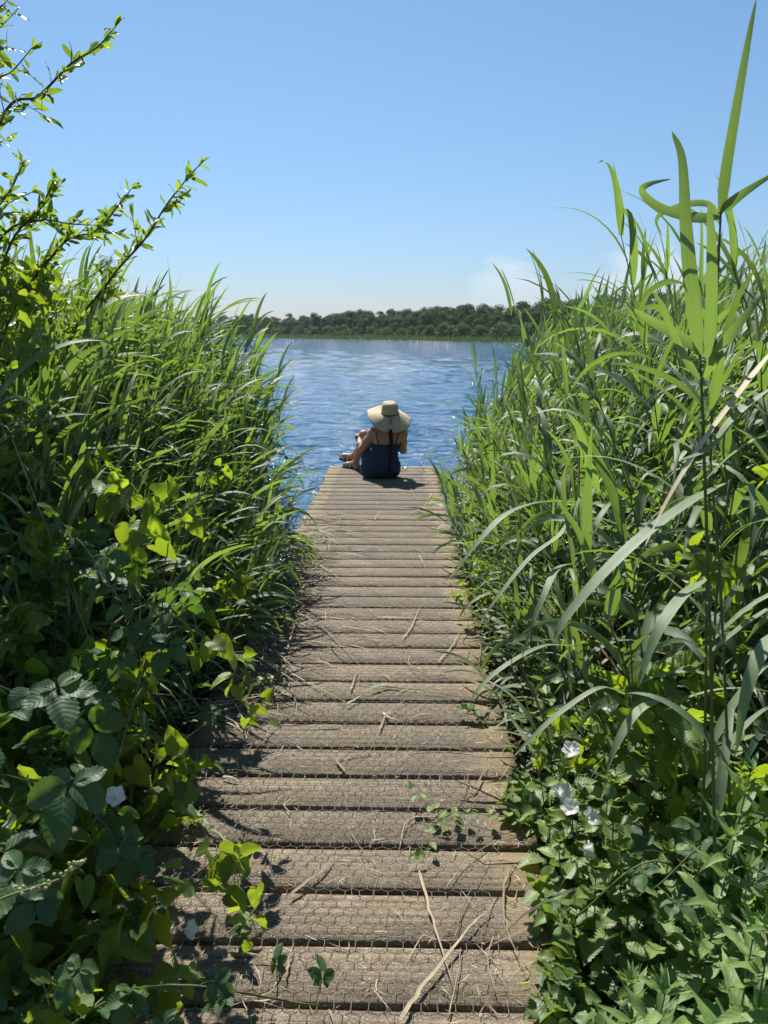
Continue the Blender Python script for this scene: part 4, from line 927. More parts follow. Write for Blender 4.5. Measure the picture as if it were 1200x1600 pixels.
# old brown canes among the living reeds
for side, n, xr, yr, lab, grp in (('R', 45, (.55, 2.2), (2.3, 8.5), 'old brown cane standing among the green reeds right of the jetty', 'old canes in the right reed bed'), ('L', 30, (-2.4, -.95), (3.2, 6.2), 'old brown cane standing among the green reeds left of the jetty', 'old canes in the left reed bed')):
    for k in range(n):
        x = dr.uniform(*xr); y = dr.uniform(*yr); bz = float(height(np.array(x), np.array(y))); tz = float(top_right(x, y) if side == 'R' else top_left(x, y)) * dr.uniform(.55, 1.0); H = max(.5, tz - bz); l = dr.normal(.12, .10) * H; ly = dr.normal(0, .06) * H
        b = MB(); P = smooth([(0, 0, 0), (l * .3, ly * .3, H * .5), (l, ly, H * .97)], 5); tube(b, P, np.linspace(.0038, .0015, len(P)), 5, (0, 0, dr.uniform(.5, 1.2)))
        m = 3; blades(b, P[dr.integers(3, len(P), m)], dr.uniform(0, 6.28, m), dr.uniform(.2, 1.1, m), dr.uniform(.12, .3, m), .010, dr.uniform(.8, 2.2, m), dr.normal(0, 1.5, m), dr.uniform(.5, 1.1, m), nseg=5)
        o = b.build('dead_cane', M_DEAD); o.location = (x, y, bz); tag(o, lab, 'dead cane', grp)

# ------------------------------------------------------------------ willow
wl = np.random.default_rng(14)
e = empty('willow', (-1.75, 2.9, -.3)); root = np.array((-1.75, 2.9, -.3)); sb, lb = MB(), MB()
for pts, rad in willow:
    P = np.vstack([[root + [wl.normal(0, .04), wl.normal(0, .04), 0]], np.array(pts)]); P = smooth(P, 8) - root; tube(sb, P, np.linspace(rad * 1.0, .0013, len(P)), 6, (0, 0, .5))
    seg = np.linalg.norm(np.diff(P, axis=0), axis=1); cum = np.concatenate([[0], np.cumsum(seg)]); L = cum[-1]
    s0 = L * .42
    while s0 < L:
        i = min(np.searchsorted(cum, s0) - 1, len(P) - 2); q = P[i] + (s0 - cum[i]) / seg[i] * (P[i + 1] - P[i]); T = unit(P[i + 1] - P[i])
        d = unit(T * .65 + wl.normal(0, .62, 3) + [0, 0, .1]); s_ = wl.uniform(.040, .070) * (1 if s0 < L - .06 else .7)
        put_leaves(lb, 'willow', [q + d * .003], [d + [0, 0, wl.normal(-.05, .2)]], [rdir(wl, 1, .4, .2, .7)[0]], s_, np.clip(wl.normal(.4, .22), 0, .84), wl)
        if wl.random() < .17 and s0 < L - .12:      # short twig
            tl = wl.uniform(.06, .14); d2 = unit(T + wl.normal(0, .5, 3)); tube(sb, [q, q + d2 * tl], [.0016, .0009], 4, (0, 0, .5))
            for w_ in np.linspace(.3, 1, 6): put_leaves(lb, 'willow', [q + d2 * tl * w_], [unit(d2 + wl.normal(0, .6, 3))], [rdir(wl, 1, .4, .2, .7)[0]], wl.uniform(.03, .05), np.clip(wl.normal(.45, .2), 0, .84), wl)
        s0 += wl.uniform(.008, .016)
    put_leaves(lb, 'willow', [P[-1]] * 4, unit(P[-1] - P[-3]) + wl.normal(0, .35, (4, 3)), rdir(wl, 4), .04, .6, wl)
sb.build('branches', M_BARK, e); lb.build('leaves', M_WILL, e)
tag(e, 'willow reaching in from the left with slender leafy branches against the sky', 'willow')
# leafy scrub filling the top of the left thicket under the willow
for root, tgt, lab in (((-1.9, 3.1, -.2), (-1.55, 3.0, 1.55), 'young willow shoots crowding the top of the left thicket'), ((-1.5, 3.5, -.2), (-1.32, 3.4, 1.45), 'willow sucker with narrow leaves among the left reed tops'), ((-1.6, 2.1, -.2), (-1.2, 2.15, 1.30), 'willow sapling behind the backlit bindweed on the left')):
    e = vine('willow_shoot', root, runners(wl, root, tgt, 4, np.array((.18, .2, .22))), .055, .022, wl, M_WILL, kind='willow', stem_r=.003); tag(e, lab, 'willow shoot')

# ------------------------------------------------------------------ things lying on the deck
DEBRIS = [('dry_reed_blade',0.016,[(-0.302,1.773),(-0.256,1.831),(-0.211,1.892),(-0.191,1.958)],'curled pale dry reed blade lying left of centre on the near planks'),('dry_reed_blade',0.013,[(0.062,1.881),(0.088,1.729),(0.112,1.601),(0.131,1.49)],'long straight pointed straw blade across the nearest planks'),('dry_reed_blade',0.018,[(0.003,1.392),(0.053,1.476),(0.127,1.581),(0.201,1.687),(0.255,1.744)],'long twisted straw stem running in from the bottom edge'),('dry_reed_stem',0.005,[(0.116,1.401),(0.147,1.524),(0.161,1.602)],'thin straw lying against the long twisted stem at the bottom'),('dry_reed_blade',0.014,[(0.253,2.284),(0.286,2.352),(0.324,2.448)],'short pale broken reed piece on the fifth near plank at right'),('dry_reed_stem',0.005,[(0.102,2.103),(0.175,2.193),(0.259,2.302)],'thin brown reed stem pointing at the short pale broken piece'),('dry_reed_stem',0.005,[(0.335,2.428),(0.378,2.373),(0.405,2.316)],'short straw tucked under the right hand plants'),('dry_reed_blade',0.01,[(0.323,1.895),(0.294,1.805),(0.285,1.688),(0.297,1.594),(0.313,1.523)],'pale bent straw hanging along the right plank ends'),('dry_reed_stem',0.005,[(0.131,1.811),(0.205,1.933),(0.302,2.027)],'brown forked twig reaching from the right plants over the planks'),('dry_reed_stem',0.004,[(0.143,1.622),(0.181,1.754),(0.241,1.88),(0.275,1.962)],'thin wavy brown stem beside the long straw blade'),('twig',0.011,[(-0.692,1.779),(-0.623,1.805),(-0.573,1.858),(-0.536,1.917)],'dark broken forked twig lying at the left plank ends'),('twig',0.008,[(-0.61,1.48),(-0.523,1.488),(-0.4,1.505)],'pale straight stick low on the left nearest plank'),('dry_reed_blade',0.011,[(-0.423,1.579),(-0.353,1.571),(-0.269,1.563)],'pale stick of reed passing under the left weed tuft'),('dry_reed_blade',0.008,[(-0.303,1.501),(-0.284,1.537),(-0.28,1.572)],'left of two short pale straws below the weed tuft'),('dry_reed_blade',0.008,[(-0.27,1.506),(-0.269,1.563),(-0.264,1.613)],'right of two short pale straws below the weed tuft'),('dry_reed_stem',0.0035,[(-0.152,2.066),(-0.12,1.997),(-0.086,1.938)],'thin V shaped straw in the middle of a near plank'),('dry_reed_stem',0.004,[(-0.447,1.63),(-0.39,1.719),(-0.329,1.829)],'thin brown twig slanting behind the small left weed'),('dry_reed_stem',0.004,[(-0.525,1.812),(-0.448,1.789),(-0.357,1.779)],'thin curved brown stem near the small left weed'),('dry_reed_blade',0.016,[(-0.793,3.578),(-0.699,3.797),(-0.596,3.921),(-0.458,3.802),(-0.297,3.508),(-0.182,3.253)],'long arched yellow straw over the left planks at mid distance'),('dry_reed_blade',0.014,[(-0.703,3.363),(-0.54,3.211),(-0.375,3.054),(-0.207,2.876)],'broad pale straw slanting down across the left middle planks'),('dry_reed_blade',0.016,[(-0.218,2.876),(-0.183,2.922),(-0.155,2.957)],'stubby cut straw end on the middle planks'),('dry_reed_blade',0.013,[(-0.21,3.003),(-0.199,3.101),(-0.188,3.205)],'short pale upright straw just above the stubby cut end'),('dry_reed_stem',0.006,[(-0.699,3.422),(-0.426,3.248),(-0.179,3.089),(0.076,3.021),(0.397,2.911)],'very long thin straw crossing the whole deck at mid distance'),('dry_reed_stem',0.005,[(-0.454,3.227),(-0.309,3.271),(-0.192,3.33)],'thin straw meeting the long arched yellow straw'),('dry_reed_blade',0.012,[(-0.076,2.663),(-0.046,2.804),(0.036,2.938)],'pale brown curled blade in the middle of the deck'),('dry_reed_blade',0.012,[(0.016,3.579),(0.064,3.723),(0.102,3.936),(0.126,4.056)],'bent grey straw right of centre at mid distance'),('dry_reed_blade',0.011,[(0.184,3.295),(0.26,3.481),(0.333,3.729)],'forked pale straw near the right margin at mid distance'),('dry_reed_stem',0.006,[(0.412,3.523),(0.39,3.371),(0.37,3.23)],'short upright straw at the right margin'),('dry_reed_blade',0.01,[(-0.548,3.038),(-0.505,2.876),(-0.451,2.598)],'long dull straw standing along the deck at the left'),('dry_reed_stem',0.006,[(-0.492,3.082),(-0.434,2.905),(-0.407,2.745)],'thin straw right of the long dull one at the left'),('dry_reed_stem',0.006,[(-0.517,2.551),(-0.486,2.693),(-0.426,2.85)],'straw slanting from the left plants over two planks'),('dry_reed_blade',0.012,[(-0.53,4.825),(-0.426,4.623),(-0.323,4.436)],'pale broken straw cluster piece below the far left reeds'),('dry_reed_blade',0.01,[(-0.542,4.62),(-0.441,4.558),(-0.373,4.472)],'second pale straw crossing under the far left reeds'),('dry_reed_stem',0.006,[(-0.485,4.315),(-0.457,4.433),(-0.442,4.52)],'short straw by the far left broken reeds'),('dry_reed_blade',0.01,[(0.14,5.061),(0.164,4.839),(0.185,4.702)],'small pale straw right of centre far down the deck'),('dry_reed_blade',0.012,[(-0.206,6.058),(-0.175,6.282),(-0.145,6.401)],'tiny pale straw on the centre of the far planks'),('dry_reed_blade',0.012,[(0.146,6.455),(0.26,6.223),(0.399,6.006)],'pale leaf scrap near the right edge of the far planks'),('dry_reed_stem',0.008,[(0.102,7.46),(0.134,7.065),(0.154,6.869)],'short pale straw beside the sitter shadow'),('dry_reed_stem',0.007,[(0.232,7.528),(0.361,7.8),(0.431,7.598)],'straw poking from the right reeds near the deck end'),('dry_reed_stem',0.005,[(-0.251,4.438),(-0.128,4.265),(-0.066,4.211)],'thin straw in the middle distance centre'),('dry_reed_stem',0.005,[(-0.336,3.588),(-0.263,3.717),(-0.072,3.436)],'thin kinked straw left of centre at mid distance'),('dry_reed_stem',0.005,[(0.037,2.108),(0.07,2.174),(0.099,2.244)],'thin straw beside the green sprig'),('dry_reed_stem',0.005,[(0.247,1.645),(0.224,1.563),(0.233,1.471)],'brown thin stem low at the right near plank'),('dry_reed_stem',0.004,[(-0.145,2.472),(-0.112,2.516),(-0.091,2.583)],'tiny straw splinter left of the centre planks'),('reed_leaf',0.024,[(-0.124,3.01),(-0.05,3.054),(0.034,3.032)],'fallen green reed leaf on the middle planks'),('reed_leaf',0.02,[(0.087,6.265),(0.201,6.408),(0.306,6.269)],'fallen green leaf far down the deck'),('reed_leaf',0.018,[(-0.719,2.209),(-0.615,2.094),(-0.532,2.003),(-0.463,1.933)],'grey-green reed blade sloping off the left plants onto the planks'),('reed_leaf',0.02,[(-0.719,3.046),(-0.631,2.846),(-0.545,2.667)],'grey-green reed blade drooping on the left plank ends at mid distance')]
dg = np.random.default_rng(90)
M_TWIG = plain('twig_bark', (0.12, 0.09, 0.07), .8, .3, 0, .4, 60, .4)
for i, (nm, wd, xy, lab) in enumerate(DEBRIS):
    P = smooth([(x, y, 0.009 + wd * .3) for x, y in xy], 5); c = P[0].copy(); c[2] = 0; z = .004 * np.abs(np.sin(np.linspace(0, 5, len(P)) + i)); P[:, 2] += z; P[:, :2] += dg.normal(0, .0012, (len(P), 2))
    b = MB(); tn = float(dg.uniform(.2, .72)); wd *= .72 if wd > .009 else 1
    if nm == 'dry_reed_blade':
        for k in range(2): blade_path(b, (P - c) + [0, 0, .002 * k], wd * (.9 - .35 * k), tn, fold=.55 if k == 0 else -.4, face=(0, -.2, 1), base=.6)
        o = b.build('dry_straw', M_STRAW)
    elif nm == 'reed_leaf': blade_path(b, P - c + [0, 0, .006], wd, .5, fold=.3, face=(0, 0, 1)); o = b.build('fallen_reed_leaf', M_REED)
    elif nm == 'twig':
        tube(b, P - c + [0, 0, .004], np.linspace(wd * .5, wd * .3, len(P)), 7); m = len(P) // 2; tube(b, [P[m] - c + [0, 0, .004], P[m] - c + [-.03, .05, .012], P[m] - c + [-.02, .10, .010]], [wd * .3, wd * .22, .001], 5); o = b.build(nm, M_TWIG)
    else: tube(b, P - c, np.linspace(wd * .38, wd * .22, len(P)), 5, (0, 0, tn)); o = b.build('straw', M_STRAW)
    o.location = c; tag(o, lab, {'twig': 'twig', 'reed_leaf': 'leaf'}.get(nm, 'dry reed'))
for k in range(70):
    y = 2.0 + 5.6 * dg.random() ** 1.3; x = -.78 + 1.15 * dg.random() ** 1.5; L_ = dg.uniform(.06, .26); a = dg.uniform(0, 6.28); bd = dg.normal(0, .5)
    P = smooth([(0, 0, .011), (math.cos(a) * L_ * .5, math.sin(a) * L_ * .5, .014), (math.cos(a + bd) * L_, math.sin(a + bd) * L_, .010)], 4); b = MB()
    if k % 2: blade_path(b, P, dg.uniform(.006, .012), float(dg.uniform(.2, .9)), fold=.5, face=(0, -.2, 1), base=.6)
    else: tube(b, P, np.linspace(.002, .0012, len(P)), 5, (0, 0, float(dg.uniform(.2, .9))))
    o = b.build('loose_straw', M_STRAW); o.location = (x, y, 0); tag(o, 'loose scrap of dry reed lying on the boards', 'dry reed', 'loose straws scattered on the deck')
# pale budded stem leaning in close to the lens at the lower left
P = smooth([[-0.498, 0.72, 0.874], [-0.468, 0.75, 0.879], [-0.426, 0.76, 0.889], [-0.399, 0.77, 0.895], [-0.375, 0.78, 0.912]], 6); c = np.array((P[0][0] - .12, P[0][1] - .02, -.3)); e = empty('budding_stem', tuple(c)); b = MB(); P = np.vstack([[c], P]) - c; tube(b, smooth(P, 2), .0016, 6, (0, 0, .95)); b.build('stem', M_STEM, e); b = MB()
for k in range(26):
    q = P[dg.integers(8, len(P))] + dg.normal(0, .0035, 3); tube(b, [q, q + [0, 0, .002], q + [0, 0, .004]], [.0012, .0024, .001], 6, (0, 0, .8))
b.build('buds', strawmat('green_bud', (0.20, 0.24, 0.07), (0.34, 0.36, 0.12), (0.45, 0.45, 0.2)), e); tag(e, 'pale budded stem close to the camera at the lower left', 'budding stem')
# fine chaff and grit on the boards
b = MB(); n = 3800; x = dg.uniform(-.79, .40, n); y = 1.2 + 7.4 * dg.random(n) ** 1.2; edge = dg.random(n) < .45; x = np.where(edge, np.where(dg.random(n) < .6, -.80 + abs(dg.normal(0, .12, n)), .41 - abs(dg.normal(0, .08, n))), x)
blades(b, np.stack([x, y, np.full(n, .009)], -1), dg.uniform(0, 6.28, n), dg.normal(.03, .08, n), dg.uniform(.008, .05, n) * np.where(dg.random(n) < .12, 2.2, 1), dg.uniform(.0015, .004, n), .05, dg.normal(0, .5, n), dg.uniform(.2, 1, n), dg.normal(0, .5, n), nseg=3)
tag(b.build('reed_chaff', M_STRAW), 'fine pale chaff and broken straw scattered over the boards', 'chaff', kind='stuff')
b = MB(); n = 760; y = dg.uniform(2.7, 6.2, n); x = -.86 + abs(dg.normal(0, 1, n)) * np.where((y > 3.2) & (y < 4.0) | (y > 5.0), .26, .15)
blades(b, np.stack([x, y, dg.uniform(.008, .05, n)], -1), dg.normal(-.4, .8, n), dg.normal(.05, .12, n), dg.uniform(.08, .32, n), dg.uniform(.003, .009, n), .15, dg.normal(0, 1, n), dg.uniform(.1, .95, n), dg.normal(0, .4, n), nseg=5)
tag(b.build('cut_reed_heap', M_STRAW), 'flattened cut reeds strewn over the left edge of the deck at mid distance', 'cut reeds', kind='stuff')
# sprigs and weeds growing through the netting
def sprig(nm, pts, sz, lab, n, kind='bramble', mat=None, t=.55):
    P = smooth(pts, 8); c = np.array([P[0][0], P[0][1], 0]); e = empty(nm, tuple(c)); sb, lb = MB(), MB(); P = P - c; tube(sb, P, np.linspace(.0016, .0008, len(P)), 4, (0, 0, .5))
    for k in range(n):
        q = P[int((k + 1) / n * (len(P) - 1))]; a = (1 if k % 2 else -1); T = unit(P[-1] - P[0]); S = np.cross(T, [0, 0, 1.]); F = T * .5 + S * a + [0, 0, .15] + dg.normal(0, .25, 3)
        put_leaves(lb, kind, [q + [0, 0, .003]], [F], [(dg.normal(0, .3), dg.normal(0, .3) - .2, 1)], sz * dg.uniform(.6, 1.1), t + dg.normal(0, .12), dg)
    sb.build('stem', M_STEM, e); lb.build('leaves', mat or M_NETT, e); tag(e, lab, 'sprig')
sprig('bindweed_sprig', [(.42, 2.12, .02), (.25, 2.10, .05), (.14, 2.13, .04), (.04, 2.22, .05)], .050, 'green sprig with paired leaves creeping in from the right over the planks', 14)
sprig('bindweed_sprig', [(.20, 2.12, .03), (.13, 2.05, .04), (.08, 1.93, .03)], .05, 'drooping side shoot of the creeping sprig with one long leaf', 6, 'nettle')
sprig('weed_tuft', [(-.40, 1.64, .0), (-.40, 1.61, .05), (-.38, 1.60, .09)], .035, 'small brownish green weed tuft growing between the nearest left planks', 14, t=.4)
sprig('weed_tuft', [(-.43, 1.83, .0), (-.44, 1.84, .06), (-.45, 1.90, .10)], .045, 'little green weed with upright leaf beside the left twigs', 10, 'small')
sprig('weed_tuft', [(-.70, 3.02, .0), (-.62, 3.0, .05), (-.56, 3.02, .05)], .05, 'yellowish leaf cluster on the left plank ends at mid distance', 16, 'bramble', M_WILL, .85)
sprig('weed_tuft', [(.36, 2.75, .0), (.29, 2.78, .05), (.25, 2.80, .04)], .05, 'dark green leaf cluster on the right margin of the planks', 8, 'heart', M_BIND, .3)

# ------------------------------------------------------------------ the sitting woman
def surfnet(F, org, h):
    S = F < 0; nx, ny, nz = F.shape
    c8 = [(i, j, k) for i in (0, 1) for j in (0, 1) for k in (0, 1)]
    sub = lambda A, c: A[c[0]:nx - 1 + c[0], c[1]:ny - 1 + c[1], c[2]:nz - 1 + c[2]]
    cnt = sum(sub(S, c).astype(np.int8) for c in c8); act = (cnt > 0) & (cnt < 8)
    idx = -np.ones(act.shape, np.int64); A = np.argwhere(act); idx[act] = np.arange(len(A))
    acc = np.zeros((len(A), 3)); num = np.zeros(len(A))
    for p in c8:
        for ax in range(3):
            if p[ax]: continue
            q = list(p); q[ax] = 1
            f0 = F[A[:, 0] + p[0], A[:, 1] + p[1], A[:, 2] + p[2]]; f1 = F[A[:, 0] + q[0], A[:, 1] + q[1], A[:, 2] + q[2]]
            m = (f0 < 0) != (f1 < 0); t = np.where(m, f0 / np.where(m, f0 - f1, 1), 0); P = np.tile(np.array(p, float), (len(A), 1)); P[:, ax] = t
            acc[m] += P[m]; num[m] += 1
    V = np.array(org) + (A + acc / num[:, None]) * h
    Q = []
    for ax in range(3):
        b, c = (ax + 1) % 3, (ax + 2) % 3
        sl0 = [slice(None)] * 3; sl1 = [slice(None)] * 3; sl0[ax] = slice(0, -1); sl1[ax] = slice(1, None)
        E0, E1 = S[tuple(sl0)], S[tuple(sl1)]; m = E0 != E1; K = np.argwhere(m); K = K[(K[:, b] > 0) & (K[:, c] > 0) & (K[:, b] < F.shape[b] - 1) & (K[:, c] < F.shape[c] - 1)]
        def cell(db_, dc_): L = K.copy(); L[:, b] += db_; L[:, c] += dc_; return idx[L[:, 0], L[:, 1], L[:, 2]]
        q = np.stack([cell(-1, -1), cell(0, -1), cell(0, 0), cell(-1, 0)], -1); inside = E0[K[:, 0], K[:, 1], K[:, 2]]
        q[~inside] = q[~inside][:, ::-1]; Q.append(q)
    return V, np.concatenate(Q)
class Field:
    def __init__(s, lo, hi, h):
        s.h = h; s.lo = np.array(lo, float); s.ax = [np.arange(lo[i], hi[i], h) for i in range(3)]; s.F = np.full([len(a) for a in s.ax], .3, np.float32)
    def box(s, lo, hi):
        sl = tuple(slice(max(0, int((lo[i] - s.lo[i]) / s.h)), max(1, int((hi[i] - s.lo[i]) / s.h) + 2)) for i in range(3))
        G = np.meshgrid(*[s.ax[i][sl[i]] for i in range(3)], indexing='ij'); return sl, np.stack(G, -1).astype(np.float32)
    def cone(s, a, b, ra, rb, k=.02, sc_=(1, 1, 1), cut=False):
        a = np.array(a, float); b = np.array(b, float); m = max(ra, rb) * max(sc_) + .05 + k
        sl, P = s.box(np.minimum(a, b) - m, np.maximum(a, b) + m); S = np.array(sc_, np.float32)
        if 0 in P.shape: return
        p = (P - a) / S; ab = (b - a) / S; t = np.clip((p @ ab) / (ab @ ab + 1e-9), 0, 1); d = (np.linalg.norm(p - t[..., None] * ab, axis=-1) - (ra + (rb - ra) * t)) * min(sc_)
        F = s.F[sl]
        if cut: s.F[sl] = np.maximum(F, -d); return
        if k <= 0: s.F[sl] = np.minimum(F, d); return
        hh = np.clip(.5 + .5 * (F - d) / k, 0, 1); s.F[sl] = F * (1 - hh) + d * hh - k * hh * (1 - hh)
    def chain(s, pts, rad, k=.02, sc_=(1, 1, 1)):
        for i in range(len(pts) - 1): s.cone(pts[i], pts[i + 1], rad[i], rad[i + 1], k, sc_)
    def ball(s, c, r, k=.02, sc_=(1, 1, 1)): s.cone(c, np.array(c, float) + [0, 0, 1e-4], r, r, k, sc_)
    def mesh(s, mb, a=(0, 0, .5)): V, Q = surfnet(s.F, s.lo, s.h); mb.add(V, Q, None, np.array(a, float))
M_SKIN = plain('skin', (0.44, 0.235, 0.155), .5, .4, 0, .10, 25)
M_HAIR = plain('black_hair', (0.006, 0.006, 0.009), .6, .25, 0, .3, 80, .3)
M_SAND = plain('sandal_strap', (0.45, 0.38, 0.30), .55, .4, 0, .12, 40)
M_SOLE = plain('sandal_sole', (0.045, 0.038, 0.035), .7, .3, 0, .2, 40)
M_BLK = plain('black_rubber', (0.012, 0.012, 0.014), .35, .5, 0, .1, 10)
M_BAND = plain('hat_band', (0.10, 0.075, 0.05), .7, .3, 0, .2, 60)
def clothmat(name, c0, c1, scale, thr=.62, weave=900):
    m, t, out = newmat(name); tcn = N(t, 'ShaderNodeTexCoord'); v = N(t, 'ShaderNodeTexVoronoi'); v.inputs['Scale'].default_value = scale; LK(t, tcn.outputs['Object'], v.inputs['Vector'])
    c = MIXC(t, MATH(t, 'LESS_THAN', v.outputs['Distance'], thr), c0, c1); n1 = NOISE(t, tcn.outputs['Object'], 22.0, 4); c = MIXC(t, MATH(t, 'MULTIPLY', n1, .4), c, tuple(x * .6 for x in c0))
    p = prin(t, c, .85, .2, 0, BUMP(t, n1, .5, .01)); LK(t, p.outputs[0], out.inputs[0]); return m
M_DRESS = clothmat('navy_dress', (0.028, 0.045, 0.095), (0.12, 0.16, 0.24), 95, .24)
M_CLOTH = clothmat('pale_cloth', (0.62, 0.58, 0.55), (0.4, 0.3, 0.32), 60, .25)
def strawhat():
    m, t, out = newmat('straw_hat'); tcn = N(t, 'ShaderNodeTexCoord'); n1 = NOISE(t, tcn.outputs['Object'], 18.0, 4); n2 = NOISE(t, tcn.outputs['Object'], 260.0, 2)
    c = MIXC(t, n1, (0.52, 0.42, 0.26), (0.70, 0.59, 0.40)); c = MIXC(t, MATH(t, 'MULTIPLY', n2, .4), c, (0.30, 0.22, 0.12)); p = prin(t, c, .75, .25, 0, BUMP(t, n2, .5, .003))
    tb = N(t, 'ShaderNodeBsdfTranslucent'); tb.inputs[0].default_value = (.5, .36, .17, 1); mx = N(t, 'ShaderNodeMixShader'); mx.inputs[0].default_value = .12; LK(t, p.outputs[0], mx.inputs[1]); LK(t, tb.outputs[0], mx.inputs[2]); LK(t, mx.outputs[0], out.inputs[0]); return m
M_HAT = strawhat()

PO = np.array((-.20, 8.0, 0.))
W_ = lambda *p: tuple(np.array(p, float) - PO)
woman = empty('person', tuple(PO)); tag(woman, 'woman in navy sundress and wide straw hat sitting at the jetty end hugging her knees', 'person')
f = Field((-.54, -.20, -.005), (.36, .86, .83), .0065)
hipL, hipR = W_(-.285, 8.02, .115), W_(-.125, 8.03, .115)
kL, kR = W_(-.395, 8.25, .425), W_(-.315, 8.36, .425)
aL, aR = W_(-.500, 8.50, .070), W_(-.535, 8.635, .125)
sL, sR = W_(-.278, 7.985, .485), W_(.028, 7.985, .475)
# trunk
f.cone(hipL, hipR, .115, .115, .05)
for s_ in (-1, 1):
    f.chain([W_(-.20 + s_ * .055, 7.985, .12), W_(-.170 + s_ * .040, 7.99, .25), W_(-.140 + s_ * .050, 7.985, .38), W_(-.13 + s_ * .070, 7.985, .46)], [.100, .078, .080, .060], .05, (1, .9, 1))
f.cone(sL, sR, .052, .052, .045); f.cone(W_(-.20, 7.96, .40), W_(-.06, 7.96, .40), .055, .055, .04)
f.chain([W_(-.12, 8.0, .48), W_(-.112, 8.025, .60)], [.058, .046], .04)
# head with face (turned a little down and ahead)
hc = np.array(W_(-.11, 8.06, .665)); f.ball(hc, .082, .03, (.92, 1.12, 1.2)); f.ball(hc + [0, .045, -.055], .050, .03, (.95, 1, 1.1)); f.ball(hc + [0, .072, -.09], .02, .02)
f.cone(hc + [0, .088, .008], hc + [0, .108, -.032], .010, .013, .012); f.cone(hc + [-.018, .086, -.060], hc + [.018, .086, -.060], .009, .009, .008)
for s_ in (-1, 1): f.cone(hc + [s_ * .030, .100, .010], hc + [s_ * .034, .100, .010], .012, .010, 0, (1, 1, 1), True); f.ball(hc + [s_ * .031, .084, .010], .0125, .004); f.cone(hc + [s_ * .076, .0, .012], hc + [s_ * .076, .005, -.025], .016, .010, .008, (.5, 1, 1))
# legs
f.chain([hipL, tuple(np.array(hipL) * .5 + np.array(kL) * .5 + [0, 0, .005]), kL], [.092, .076, .054], .035); f.chain([hipR, tuple(np.array(hipR) * .5 + np.array(kR) * .5), kR], [.092, .076, .054], .035)
for k_, a_2 in ((kL, aL), (kR, aR)):
    k_ = np.array(k_); a2 = np.array(a_2); cf = k_ * .68 + a2 * .32 + [.012, -.020, -.004]; f.chain([k_, cf, k_ * .25 + a2 * .75, a2], [.050, .053, .036, .034], .025)
def foot(a2, toe):
    a2 = np.array(a2); toe = np.array(toe); d = unit((toe - a2) * [1, 1, 0]); sd = np.array([d[1], -d[0], 0]); zf = toe[2]
    heel = np.array([a2[0] - d[0] * .035, a2[1] - d[1] * .035, a2[2] - .042]); ball = toe - d * .055; ball[2] = zf + .006
    f.cone(a2, heel, .034, .030, .02); f.cone(a2, ball, .034, .024, .025); f.cone(ball - sd * .022, ball + sd * .022, .021, .020, .015); f.cone(heel, ball, .026, .020, .02)
    for i, (o_, r_, l_) in enumerate(((-.030, .0125, .0), (-.012, .0095, .004), (.004, .009, -.002), (.018, .0085, -.010), (.031, .0080, -.020))): q = ball + sd * o_; f.cone(q, q + d * (.050 + l_) + [0, 0, -.006], r_, r_ * .9, .004)
    return heel, ball, d, sd
FT = [foot(aL, W_(-.635, 8.625, .040)), foot(aR, W_(-.690, 8.735, .120))]
# arms
eL, wL = W_(-.412, 8.075, .295), W_(-.462, 8.235, .405); eR, wR = W_(.040, 8.12, .275), W_(-.135, 8.27, .355)
f.chain([sL, tuple(np.array(sL) * .5 + np.array(eL) * .5), eL], [.050, .042, .034], .03); f.chain([eL, tuple(np.array(eL) * .65 + np.array(wL) * .35), wL], [.035, .036, .024], .02)
f.chain([sR, tuple(np.array(sR) * .5 + np.array(eR) * .5), eR], [.048, .040, .034], .03); f.chain([eR, tuple(np.array(eR) * .65 + np.array(wR) * .35), wR], [.035, .035, .024], .02)
def hand(w, pd, sd, up, r0=1.0):
    """palm along pd, fingers spread along sd, curling down against the knee"""
    w = np.array(w); pd = unit(np.array(pd, float)); sd = unit(np.array(sd, float) - pd * np.dot(sd, pd)); up = unit(np.array(up, float))
    f.cone(w, w + pd * .035 - sd * .016, .022, .018, .015); f.cone(w + pd * .02, w + pd * .07 - sd * .022, .018, .013, .012); f.cone(w + pd * .02, w + pd * .068 + sd * .024, .018, .012, .012); f.cone(w + pd * .07 - sd * .022, w + pd * .066 + sd * .022, .0125, .0115, .01)
    for o_, l_, c in ((-.027, .066, .5), (-.009, .074, .62), (.009, .070, .7), (.026, .056, .8)):
        a = w + pd * .072 + sd * o_; d1 = unit(pd - up * .35 * c); b = a + d1 * l_ * .42; d2 = unit(pd - up * 1.0 * c); c2 = b + d2 * l_ * .33; d3 = unit(pd * .5 - up * 1.2 * c); g = c2 + d3 * l_ * .27
        f.cone(a, b, .0092, .0084, .003); f.cone(b, c2, .0084, .0078, .003); f.cone(c2, g, .0078, .0068, .003)
    a = w + pd * .02 - sd * .018; b = a - sd * .030 + pd * .022 - up * .008; f.cone(a, b, .012, .0098, .006); f.cone(b, b + unit(pd - sd * .3 - up * .5) * .030, .0096, .008, .003)
hand(wL, (.45, .60, .32), (.6, -.5, .0), (-.15, .1, 1)); hand(wR, (-.80, .45, .35), (.35, .8, .0), (0, .1, 1))
b = MB(); f.mesh(b); b.build('body', M_SKIN, woman)
